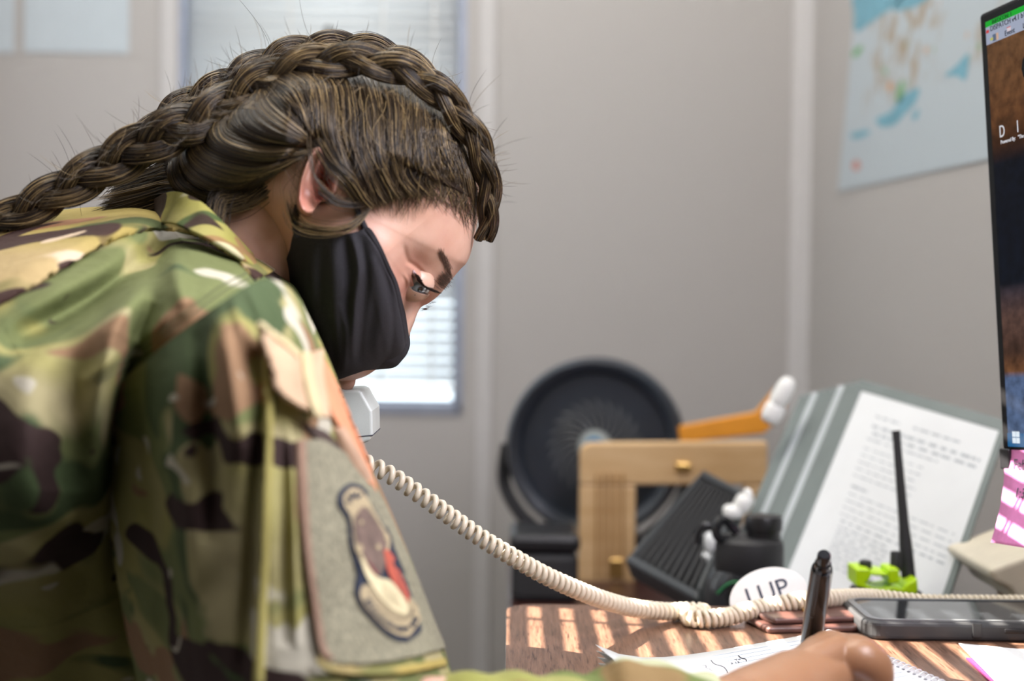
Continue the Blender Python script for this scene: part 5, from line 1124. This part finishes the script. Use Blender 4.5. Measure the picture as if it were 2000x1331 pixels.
# ---- uniform ----------------------------------------------------------------------------
def camo(name, ofs=(0, 0, 0), rot=0.0, scale=1.0, tint=(1, 1, 1)):
    m, nt, b = nmat(name); b.inputs['Roughness'].default_value = .82; b.inputs['Specular IOR Level'].default_value = .25
    tc = nt.nodes.new('ShaderNodeTexCoord'); mp = nt.nodes.new('ShaderNodeMapping'); mp.inputs['Location'].default_value = ofs; mp.inputs['Rotation'].default_value = (0, rot, 0); mp.inputs['Scale'].default_value = (scale * .8, scale, scale * 1.25)
    L(nt, tc.outputs['Object'], mp.inputs[0])
    def nz(s, o, d=2.0, st=(1, 1, 1), r=.5, dist=.6):
        m2 = nt.nodes.new('ShaderNodeMapping'); m2.inputs['Location'].default_value = o; m2.inputs['Scale'].default_value = st; L(nt, mp.outputs[0], m2.inputs[0])
        n = nt.nodes.new('ShaderNodeTexNoise'); n.inputs['Scale'].default_value = s; n.inputs['Detail'].default_value = d; n.inputs['Roughness'].default_value = r; n.inputs['Distortion'].default_value = dist; L(nt, m2.outputs[0], n.inputs['Vector']); return n.outputs['Fac']
    def st(x, lo, w=.012):
        r_ = nt.nodes.new('ShaderNodeMapRange'); r_.inputs['From Min'].default_value = lo; r_.inputs['From Max'].default_value = lo + w; L(nt, x, r_.inputs['Value']); return r_.outputs[0]
    def mix(a, c, f):
        x = nt.nodes.new('ShaderNodeMix'); x.data_type = 'RGBA'; L(nt, f, x.inputs[0])
        if isinstance(a, tuple): x.inputs[6].default_value = a + (1,)
        else: L(nt, a, x.inputs[6])
        if isinstance(c, tuple): x.inputs[7].default_value = c + (1,)
        else: L(nt, c, x.inputs[7])
        return x.outputs[2]
    t_ = lambda c: tuple(a * k * .70 for a, k in zip(c, tint))
    base = mix(t_((.40, .37, .12)), t_((.50, .44, .23)), st(nz(7, (1, 2, 3)), .45, .16))        # olive-khaki to tan
    base = mix(base, t_((.20, .23, .085)), st(nz(8.5, (5, 1, 2), 2.5), .515, .035))               # green wash
    base = mix(base, t_((.085, .125, .050)), st(nz(9.5, (9, 4, 7), 2.5), .565, .03))              # deep green
    base = mix(base, t_((.36, .215, .115)), st(nz(11, (2, 8, 5), 2.0), .595, .016))               # brown tan
    base = mix(base, t_((.68, .64, .50)), st(nz(13, (7, 3, 9), 1.5, (1, 1, .8)), .632, .014))      # cream
    base = mix(base, t_((.052, .030, .026)), st(nz(15, (4, 6, 1), 1.5, (.75, 1, 1.15)), .607, .012))  # dark brown twigs
    base = mix(base, t_((.66, .61, .47)), st(nz(30, (3, 3, 8), 1), .70, .02))
    L(nt, base, b.inputs['Base Color'])
    w1 = nt.nodes.new('ShaderNodeTexNoise'); w1.inputs['Scale'].default_value = 1500; w1.inputs['Detail'].default_value = 2; L(nt, tc.outputs['Object'], w1.inputs['Vector'])
    w2 = nt.nodes.new('ShaderNodeTexNoise'); w2.inputs['Scale'].default_value = 38; w2.inputs['Detail'].default_value = 4; L(nt, tc.outputs['Object'], w2.inputs['Vector'])
    b1 = nt.nodes.new('ShaderNodeBump'); b1.inputs['Strength'].default_value = .5; b1.inputs['Distance'].default_value = .0003; L(nt, w1.outputs['Fac'], b1.inputs['Height'])
    b2 = nt.nodes.new('ShaderNodeBump'); b2.inputs['Strength'].default_value = .55; b2.inputs['Distance'].default_value = .006; L(nt, w2.outputs['Fac'], b2.inputs['Height']); L(nt, b2.outputs[0], b1.inputs['Normal']); L(nt, b1.outputs[0], b.inputs['Normal'])
    return m
camA = camo('camouflage_back', (0, 0, 0), .25, 1.0); camB = camo('camouflage_sleeve', (3.1, 1.2, .4), -.2, 1.35); camC = camo('camouflage_collar', (6, 2, 1), 0, 1.2, (1.05, 1.05, .8)); camD = camo('camouflage_flap', (1.5, 7, 2), .4, .9, (1.25, 1.05, .95))
class Shell:
    """closed garment shell from sections of (px, py, Y) front controls; the far side mirrors about the first/last control's depth"""
    def __init__(s, secs, nu, nv, folds=None, yr=None, back=.5):
        G = catmull(np.array(secs, float), nu)                   # nu x m x 3
        G = np.swapaxes(catmull(np.swapaxes(G, 0, 1), nv), 0, 1)  # nu x nv x 3
        s.px, s.py, s.Y = G[..., 0], G[..., 1], G[..., 2].copy()
        Yr = np.linspace(0, 1, nv)[None] * (s.Y[:, -1:] - s.Y[:, :1]) + s.Y[:, :1]
        s.Yr = Yr
        e = np.sin(np.pi * np.linspace(0, 1, nv))[None] ** .5
        if folds is not None: s.Y = s.Y - folds(s.px, s.py) * np.clip(e * 1.6, 0, 1)
        fr = P(s.px, s.py, s.Y); bk = P(s.px, s.py, Yr); bk[..., 1] = Yr + np.maximum(Yr - G[..., 2], 0) * back
        k = 4; bi = np.arange(nv - 2, 0, -1)[::k]; ring = np.concatenate([fr, bk[:, bi]], 1); s.nr = ring.shape[1]
        s.v = ring.reshape(-1, 3); n = nu; s.f = gridfaces(n, s.nr, cv=True).tolist() + [list(range(s.nr))[::-1], [(n - 1) * s.nr + q for q in range(s.nr)]]
        from mathutils.kdtree import KDTree
        s.kd = KDTree(s.px.size)
        for i, (a, b_) in enumerate(zip(s.px.ravel(), s.py.ravel())): s.kd.insert((a, b_, 0), i)
        s.kd.balance(); s.Yf = s.Y.ravel(); s.P2 = np.stack([s.px.ravel(), s.py.ravel()], -1)
    def at(s, x, y):
        x, y = np.broadcast_arrays(np.asarray(x, float), np.asarray(y, float)); out = np.empty(x.size)
        for i, (a, b_) in enumerate(zip(x.ravel(), y.ravel())):
            r_ = s.kd.find_n((a, b_, 0), 6); w_ = np.array([1 / (q[2] + .5) for q in r_]); out[i] = (s.Yf[[q[1] for q in r_]] * w_).sum() / w_.sum()
        return out.reshape(x.shape)
def torso_folds(x, y):
    f = 0
    f = f - ridge(x, y, [(350, 462), (300, 498), (230, 556), (140, 610), (30, 668)], 24, .062)
    f = f + ridge(x, y, [(-20, 560), (110, 500), (240, 438), (330, 432)], 16, .020)
    f = f + ridge(x, y, [(335, 462), (345, 530), (362, 600)], 15, .014)
    f = f - ridge(x, y, [(312, 510), (290, 590), (250, 660)], 18, .016)
    f = f + ridge(x, y, [(262, 548), (215, 690), (196, 860), (190, 1000)], 24, .018)
    f = f - ridge(x, y, [(300, 590), (244, 740), (232, 880)], 15, .016)
    f = f - ridge(x, y, [(150, 640), (130, 780), (120, 960)], 36, .012)
    f = f + ridge(x, y, [(60, 680), (50, 850), (60, 1050)], 40, .006)
    f = f - ridge(x, y, [(0, 1010), (90, 1060), (180, 1150)], 26, .007)
    f = f + ridge(x, y, [(400, 520), (450, 560), (480, 600)], 20, .004) + ridge(x, y, [(170, 740), (255, 680), (345, 610), (430, 545), (500, 525)], 9, .004, False)
    f = f - ridge(x, y, [(-20, 600), (120, 528), (240, 458), (330, 449), (402, 464), (468, 508), (500, 546)], 2.6, .0016, False)
    f = f - ridge(x, y, [(396, 458), (406, 466), (461, 509), (500, 548)], 2.4, .0014, False)
    f = f + .0016 * np.sin(x * .021 + y * .013) * np.sin(y * .017 - x * .006 + 1)
    return f
TS = [[(x, *c_) for c_ in cs] if False else [(x, a, b_) for a, b_ in cs] for x, cs in (
    (-260, ((560, .86), (600, .76), (760, .655), (1040, .64), (1330, .74), (1800, .86))),
    (-150, ((492, .86), (555, .74), (720, .64), (1020, .63), (1330, .74), (1800, .86))),
    (0, ((437, .86), (520, .73), (690, .63), (1000, .62), (1320, .74), (1800, .86))),
    (90, ((414, .86), (500, .735), (660, .628), (970, .622), (1300, .73), (1800, .86))),
    (180, ((405, .86), (490, .735), (640, .628), (930, .652), (1290, .74), (1800, .86))),
    (270, ((406, .85), (480, .730), (620, .630), (900, .71), (1400, .76), (1800, .86))),
    (345, ((428, .845), (492, .725), (620, .635), (900, .700), (1400, .74), (1800, .86))),
    (415, ((458, .84), (515, .715), (630, .645), (900, .710), (1400, .75), (1800, .86))),
    (480, ((486, .835), (545, .71), (660, .665), (900, .72), (1400, .76), (1800, .86))),
    (540, ((524, .825), (590, .715), (700, .68), (950, .73), (1400, .77), (1800, .81))),
    (590, ((580, .815), (640, .73), (740, .70), (980, .74), (1400, .78), (1800, .82))),
    (625, ((660, .81), (720, .75), (820, .73), (1030, .76), (1400, .79), (1800, .83))),
    (650, ((760, .81), (820, .78), (900, .77), (1080, .79), (1400, .80), (1750, .83))))]
TO = Shell(TS, 330, 330, torso_folds)
jacket = mob('jacket', TO.v, TO.f, camA, person, label='green and tan camouflage jacket body')
def sleeve_folds(x, y):
    f = 0
    for a, b_, c_ in (((512, 552), (540, 600), (556, 660)), ((536, 556), (566, 604), (588, 668)), ((560, 560), (590, 612), (606, 690)), ((486, 566), (506, 610), (520, 668)), ((455, 588), (470, 640), (486, 690))): f = f + ridge(x, y, [a, b_, c_], 7, .0038)
    f = f + ridge(x, y, [(420, 610), (440, 690), (455, 790), (462, 860)], 20, .011)
    f = f - ridge(x, y, [(390, 640), (405, 760), (415, 900), (410, 1040)], 16, .012)
    f = f + ridge(x, y, [(330, 700), (345, 850), (360, 1000), (370, 1180)], 26, .007)
    f = f - ridge(x, y, [(262, 760), (285, 900), (318, 1080), (330, 1331)], 20, .017)
    f = f + ridge(x, y, [(215, 830), (230, 980), (262, 1160), (280, 1331)], 18, .006)
    f = f - ridge(x, y, [(495, 700), (498, 900), (488, 1150), (470, 1331)], 12, .0065)
    f = f + ridge(x, y, [(517, 640), (520, 800), (515, 1000), (505, 1331)], 5, .0036, False)
    f = f - ridge(x, y, [(545, 820), (552, 1000), (556, 1250)], 9, .0045)
    f = f + ridge(x, y, [(566, 840), (574, 1000), (580, 1260)], 5, .0028)
    f = f - ridge(x, y, [(440, 1120), (380, 1180), (300, 1220)], 20, .006)
    f = f + ridge(x, y, [(250, 960), (330, 900), (400, 880)], 18, .004)
    f = f - ridge(x, y, [(600, 820), (660, 880), (705, 950)], 14, .008)
    f = f + .0018 * np.sin(x * .03 + y * .009 + 1) * np.sin(y * .016 + x * .01)
    return f
SS = [[(178, 800, .690), (300, 690, .622), (430, 592, .600), (508, 546, .620), (556, 556, .655), (590, 588, .70)],
      [(184, 850, .690), (310, 760, .610), (445, 660, .580), (535, 610, .605), (590, 620, .650), (612, 650, .70)],
      [(196, 930, .690), (325, 860, .605), (465, 770, .572), (575, 720, .602), (640, 730, .655), (662, 770, .70)],
      [(210, 1020, .690), (345, 970, .602), (500, 900, .572), (620, 860, .605), (692, 870, .655), (712, 900, .70)],
      [(226, 1120, .690), (362, 1080, .600), (530, 1020, .572), (660, 985, .605), (735, 975, .655), (758, 990, .70)],
      [(244, 1220, .690), (380, 1190, .598), (555, 1150, .572), (700, 1115, .605), (780, 1090, .655), (806, 1100, .70)],
      [(266, 1320, .685), (405, 1300, .592), (585, 1275, .568), (735, 1245, .600), (818, 1215, .650), (846, 1215, .70)],
      [(300, 1440, .68), (440, 1420, .585), (615, 1390, .560), (770, 1350, .590), (850, 1310, .640), (878, 1300, .69)],
      [(360, 1580, .67), (480, 1560, .58), (650, 1520, .560), (800, 1450, .585), (870, 1390, .62), (890, 1360, .66)]]
SL = Shell(SS, 330, 260, sleeve_folds)
sleeve = mob('sleeve', SL.v, SL.f, camB, jacket)
v, f = ringloft([(700, 1400, 760, 1680, .63, .050), (860, 1330, 880, 1600, .615, .044), (1000, 1323, 1010, 1578, .622, .042), (1130, 1324, 1140, 1556, .64, .039), (1180, 1312, 1200, 1540, .65, .038), (1225, 1290, 1250, 1540, .65, .037), (1300, 1301, 1320, 1540, .652, .033), (1395, 1324, 1425, 1522, .660, .028), (1400, 1334, 1429, 1514, .661, .026)], 120, 90)
v = v + np.stack([0 * v[:, 0], .0016 * np.sin(v[:, 0] * 190 + v[:, 2] * 120), .0012 * np.sin(v[:, 0] * 240 + v[:, 1] * 90)], -1)
mob('forearm_sleeve', v, f, camo('camouflage_cuff', (2, 5, 3), .8, 1.0, (.9, 1.0, .8)), jacket)
# far sleeve of the arm that holds the telephone
mob('far_sleeve', *ringloft([(250, 620, 520, 860, .90, .06), (330, 900, 570, 1150, .91, .05), (380, 1150, 560, 1330, .92, .05), (440, 1330, 560, 1400, .92, .045)], 40, 40), camB, jacket)
# collar
def sheet(name, rows, mat, parent, th=.0015, nu=60, nv=30, label=None, surf=None, off=0.0, closed=False):
    G = catmull(np.array(rows, float), nv); G = np.swapaxes(catmull(np.swapaxes(G, 0, 1), nu), 0, 1)
    Y = G[..., 2] if surf is None else surf.at(G[..., 0], G[..., 1]) - off - (G[..., 2] if G.shape[-1] > 2 else 0)
    o = mob(name, P(G[..., 0], G[..., 1], Y).reshape(-1, 3), gridfaces(nv, nu), mat, parent, label=label)
    sd = o.modifiers.new('thick', 'SOLIDIFY'); sd.thickness = th; sd.offset = 0; return o
sheet('collar', [[(255, 402, .90), (290, 396, .85), (338, 376, .800), (385, 392, .772), (425, 428, .762), (458, 462, .770), (492, 498, .79)],
                 [(262, 420, .90), (295, 418, .845), (345, 402, .785), (388, 418, .758), (425, 448, .749), (462, 482, .756), (500, 516, .775)],
                 [(250, 445, .91), (290, 440, .845), (335, 436, .770), (380, 455, .742), (430, 480, .735), (470, 505, .742), (512, 535, .762)]], camC, jacket, .0022, 90, 40)
sheet('shoulder_yoke', [[(-160, 500), (0, 445), (150, 412), (270, 412), (345, 434), (415, 466), (480, 496), (536, 530)],
                         [(-160, 570), (0, 512), (120, 472), (240, 434), (335, 441), (408, 467), (470, 503), (515, 540)],
                         [(-160, 668), (0, 592), (120, 526), (240, 460), (335, 449), (400, 470), (462, 510), (498, 548)]], camD, jacket, .003, 160, 60, surf=TO, off=.0045)
st_ = MB()   # stitched seam lines along yoke and armhole
def stitch(mb, shell, pts, n, off, ln=5.0, r_=.0004):
    q = catmull(np.array(pts, float), n * 4); Yq = shell.at(q[:, 0], q[:, 1]) - off; w_ = P(q[:, 0], q[:, 1], Yq)
    for i in range(0, len(q) - 4, 4): mb.add(*tube(w_[i:i + 3], r_, 5))
stitch(st_, TO, [(180, 742), (260, 690), (350, 620), (430, 560), (490, 530)], 90, .0006); stitch(st_, TO, [(186, 752), (266, 700), (356, 630), (436, 570), (495, 541)], 90, .0006)
stitch(st_, TO, [(410, 458), (466, 500), (505, 540)], 26, .0006)
st_.build('seam_stitching', plain('thread', (.16, .17, .09), .7), jacket)
# sleeve pocket: panel, edges, flap, loop field and patch
sheet('sleeve_pocket', [[(512, 655), (560, 700), (612, 735), (650, 765)], [(520, 800), (575, 830), (640, 845), (690, 855)], [(524, 960), (590, 970), (670, 970), (742, 965)], [(524, 1120), (600, 1120), (700, 1105), (790, 1085)], [(522, 1270), (610, 1275), (720, 1260), (836, 1205)], [(520, 1310), (612, 1318), (730, 1312), (866, 1262)]], camB, jacket, .0030, 80, 120, surf=SL, off=.0035) if False else None
velc = plain('loop_field', (.23, .215, .145), .95, bscale=700, bdist=.003, var=.35, vscale=420)
lf = sheet('loop_panel', [[(592, 862), (625, 862), (660, 880), (692, 900)], [(596, 960), (640, 960), (690, 955), (738, 965)], [(604, 1060), (655, 1055), (715, 1045), (778, 1050)], [(618, 1160), (672, 1150), (740, 1135), (812, 1130)], [(632, 1262), (690, 1258), (768, 1238), (848, 1222)], [(640, 1296), (700, 1298), (780, 1290), (868, 1268)]], velc, jacket, .0024, 90, 150, surf=SL, off=.0028)
sheet('pocket_binding', [[(516, 652), (524, 652)], [(520, 800), (527, 800)], [(516, 1000), (524, 1000)], [(508, 1200), (516, 1200)], [(500, 1340), (509, 1340)]], plain('binding_khaki', (.32, .28, .08), .8), jacket, .003, 6, 120, surf=SL, off=.0022)
sheet('pocket_binding', [[(580, 862), (592, 862)], [(586, 1000), (598, 1000)], [(604, 1150), (614, 1150)], [(622, 1262), (634, 1262)], [(640, 1292), (650, 1288)]], plain('binding_brown', (.24, .15, .10), .8), jacket, .003, 6, 120, surf=SL, off=.0034)
sheet('pocket_hem', [[(622, 1286), (640, 1300), (700, 1306), (780, 1304), (868, 1286)], [(618, 1296), (640, 1312), (700, 1320), (780, 1318), (872, 1300)]], camD, jacket, .003, 90, 8, surf=SL, off=.0050)
flapm = plain('flap_tan', (.50, .35, .22), .85, bscale=900, bdist=.0004, var=.22, vscale=26)
sheet('pocket_flap', [[(506, 630, .010), (530, 650, .011), (560, 672, .012), (585, 694, .014), (606, 690, .018), (630, 682, .022)], [(514, 668, .012), (534, 690, .013), (564, 715, .015), (590, 735, .016), (612, 738, .020), (628, 730, .024)], [(532, 720, .013), (542, 738, .014), (570, 756, .016), (598, 776, .018), (618, 784, .020), (636, 782, .024)], [(540, 758, .016), (556, 776, .017), (580, 792, .018), (604, 804, .019), (622, 812, .021), (642, 818, .024)]], flapm, jacket, .0022, 80, 60, surf=SL)
sheet('flap_edge', [[(505, 628, .0135), (530, 647, .0145), (560, 669, .0155), (583, 689, .017)], [(505, 636, .0135), (528, 656, .0145), (557, 678, .0155), (580, 699, .017)]], plain('edge_khaki', (.55, .46, .26), .85), jacket, .002, 60, 6, surf=SL)
sheet('flap_edge', [[(590, 690, .020), (594, 740, .021), (604, 790, .022), (610, 812, .022)], [(604, 690, .022), (606, 735, .023), (618, 788, .024), (626, 816, .024)]], plain('edge_khaki', (.55, .46, .26), .85), jacket, .003, 60, 8, surf=SL)
orng = plain('rust_cloth', (.62, .27, .14), .85, bscale=900, bdist=.0003, var=.08)
sheet('flap_lining', [[(620, 690), (628, 700), (634, 708)], [(630, 750), (645, 748), (657, 752)], [(646, 806), (664, 804), (682, 808)], [(672, 850), (688, 850), (704, 864)], [(700, 895), (712, 900), (722, 912)], [(720, 945), (727, 950), (734, 962)]], orng, jacket, .0015, 30, 80, surf=SL, off=.0075)
sheet('pocket_band', [[(604, 806, .628), (622, 804, .628), (642, 802, .632)], [(640, 838, .630), (656, 836, .630), (668, 834, .636)], [(672, 888, .636), (688, 886, .638), (698, 884, .642)], [(700, 940, .644), (714, 936, .646), (721, 930, .65)], [(718, 985, .655), (728, 980, .655), (735, 976, .66)]], plain('band_tan', (.45, .29, .19), .85, bscale=900, var=.15, vscale=60), jacket, .0022, 24, 80)
sheet('slot_shade', [[(592, 832), (618, 836), (640, 846)], [(622, 862), (650, 872), (668, 880)], [(660, 900), (684, 912), (700, 925)], [(694, 945), (710, 958), (724, 972)]], plain('slot_shade_brown', (.055, .035, .028), .9), jacket, .001, 24, 60, surf=SL, off=.0045)  # dark sheet painting the shade of the hollow under the flap
# patch: layered embroidery in one mesh
cx = lambda q: [(640 + .2706 * a, 930 + .2706 * b_) for a, b_ in q]
pm = [plain('thread_navy', (.012, .018, .035), .85, bscale=900, bdist=.0006), plain('thread_gold', (.36, .29, .17), .85, bscale=900, bdist=.0006, var=.3, vscale=900), plain('thread_brown', (.14, .095, .075), .85, bscale=900, bdist=.0006, var=.3, vscale=150),
      plain('thread_red', (.42, .085, .05), .85, bscale=900, bdist=.0006, var=.2, vscale=200), plain('thread_cream', (.62, .54, .33), .85, bscale=900, bdist=.0006, var=.12, vscale=300), plain('thread_maroon', (.20, .05, .05), .85)]
PB = MB()
def bandsheet(Lp, Rp, off, mi, n=70, m=16, th=.0):
    l = catmull(np.array(cx(Lp)), n); r_ = catmull(np.array(cx(Rp)), n); u = np.linspace(0, 1, m)[None, :, None]; G = l[:, None] * (1 - u) + r_[:, None] * u
    Y = SL.at(G[..., 0], G[..., 1]); 
    # smooth the field so the badge stays stiff
    Y0 = Y.copy()
    for _ in range(14): Y[1:-1] = (Y[:-2] + Y[1:-1] * 2 + Y[2:]) / 4; Y[:, 1:-1] = (Y[:, :-2] + Y[:, 1:-1] * 2 + Y[:, 2:]) / 4
    Y = np.minimum(Y, Y0)
    V1 = P(G[..., 0], G[..., 1], Y - off).reshape(-1, 3); f1 = gridfaces(n, m).tolist(); PB.add(V1, f1, mi)
    if th:
        V2 = P(G[..., 0], G[..., 1], Y - off + th).reshape(-1, 3); PB.add(V2, [q[::-1] for q in f1], mi)
        e = [i * m for i in range(n)] + [(n - 1) * m + j for j in range(1, m)] + [i * m + m - 1 for i in range(n - 2, -1, -1)] + [j for j in range(m - 2, 0, -1)]
        k = len(e); PB.add(np.concatenate([V1[e], V2[e]]), [[i, (i + 1) % k, k + (i + 1) % k, k + i] for i in range(k)], mi)
bandsheet([(160, 50), (88, 110), (80, 205), (146, 310), (153, 420), (178, 560), (216, 690), (203, 780), (205, 850), (240, 930), (310, 1025), (400, 1120), (480, 1180), (560, 1200)], [(165, 50), (230, 62), (285, 110), (342, 200), (402, 320), (460, 430), (482, 510), (525, 620), (575, 740), (625, 860), (690, 950), (692, 1060), (660, 1140), (570, 1200)], .0075, 0, 110, 24, .0035)
bandsheet([(170, 85), (118, 140), (122, 215), (160, 275), (178, 350), (182, 430), (205, 540), (245, 640)], [(180, 85), (235, 98), (285, 160), (335, 250), (385, 340), (440, 430), (452, 480), (440, 560)], .0082, 1)
bandsheet([(255, 785), (236, 850), (266, 930), (335, 1015), (425, 1100), (500, 1145), (572, 1158)], [(262, 785), (430, 800), (560, 850), (618, 905), (672, 975), (668, 1050), (590, 1158)], .0082, 1)
bandsheet([(250, 225), (206, 290), (196, 400), (220, 500), (275, 600), (325, 700), (372, 722)], [(275, 225), (335, 300), (395, 400), (428, 480), (420, 560), (416, 640), (384, 722)], .0089, 2)
bandsheet([(240, 575), (262, 680), (318, 790), (390, 890), (470, 965), (556, 1004)], [(248, 575), (318, 690), (372, 735), (455, 760), (540, 860), (580, 940), (566, 1004)], .0096, 4)
bandsheet([(258, 560), (300, 640), (345, 712)], [(282, 600), (330, 660), (368, 712)], .0099, 5, 20, 6)
bandsheet([(405, 535), (416, 600), (436, 690), (480, 775), (540, 850), (578, 915)], [(430, 530), (482, 590), (520, 690), (558, 780), (588, 860), (586, 915)], .0099, 3)
bandsheet([(474, 612), (480, 640), (498, 672)], [(508, 610), (540, 650), (536, 676)], .0104, 0, 14, 6); bandsheet([(490, 680), (520, 760), (560, 850)], [(496, 680), (528, 760), (568, 850)], .0104, 5, 20, 3)
def dot(x, y, r_, off, mi): t = np.linspace(-1, 1, 9); w_ = np.sqrt(1 - t * t) * r_ * .8; bandsheet(list(zip(x - w_, y + t * r_)), list(zip(x + w_, y + t * r_)), off, mi, 12, 6)
dot(228, 525, 34, .0098, 1); dot(368, 512, 20, .0098, 1); dot(428, 440, 24, .0098, 1); dot(245, 335, 16, .0098, 1)
for k in range(5): bandsheet([(395 + 26 * k, 762 + 22 * k), (412 + 26 * k, 850 + 20 * k), (440 + 24 * k, 900 + 16 * k)], [(399 + 26 * k, 762 + 22 * k), (416 + 26 * k, 850 + 20 * k), (444 + 24 * k, 900 + 16 * k)], .0102, 1, 14, 3)
# rings of tiny embroidered letters, too small to read in the photo
def arcmarks(pts, n, sz, off, mi):
    q = catmull(np.array(pts, float), n * 2)
    for i in range(0, 2 * n - 1, 2):
        if rr_.random() < .12: continue
        a, b_ = q[i]; d = q[i + 1] - q[i]; d /= np.linalg.norm(d) + 1e-9; nn_ = np.array([-d[1], d[0]]); s2 = sz * rr_.uniform(.7, 1.1); w_ = sz * .28
        c1_ = [tuple(np.array([a, b_]) - nn_ * s2 / 2 - d * w_), tuple(np.array([a, b_]) + nn_ * s2 / 2 - d * w_)]; c2_ = [tuple(np.array(c1_[0]) + d * w_ * 1.5), tuple(np.array(c1_[1]) + d * w_ * 1.5)]
        bandsheet([c1_[0], tuple((np.array(c1_[0]) + c1_[1]) / 2), c1_[1]], [c2_[0], tuple((np.array(c2_[0]) + c2_[1]) / 2), c2_[1]], off, mi, 3, 2)
arcmarks([(290, 900), (350, 990), (430, 1060), (520, 1105), (600, 1090), (640, 1020)], 22, 40, .0090, 0)
arcmarks([(150, 210), (165, 150), (215, 140), (255, 180)], 7, 46, .0090, 0)
arcmarks([(300, 820), (370, 930), (450, 1000), (540, 1035), (600, 1000), (620, 950)], 30, 14, .0092, 0)
arcmarks([(195, 300), (190, 400), (210, 520), (235, 600)], 16, 12, .0092, 0); arcmarks([(300, 240), (360, 330), (410, 420)], 12, 12, .0092, 0)
PB.build('unit_patch', pm, jacket, smooth=True, angle=50, label='oval navy-edged embroidered unit patch')
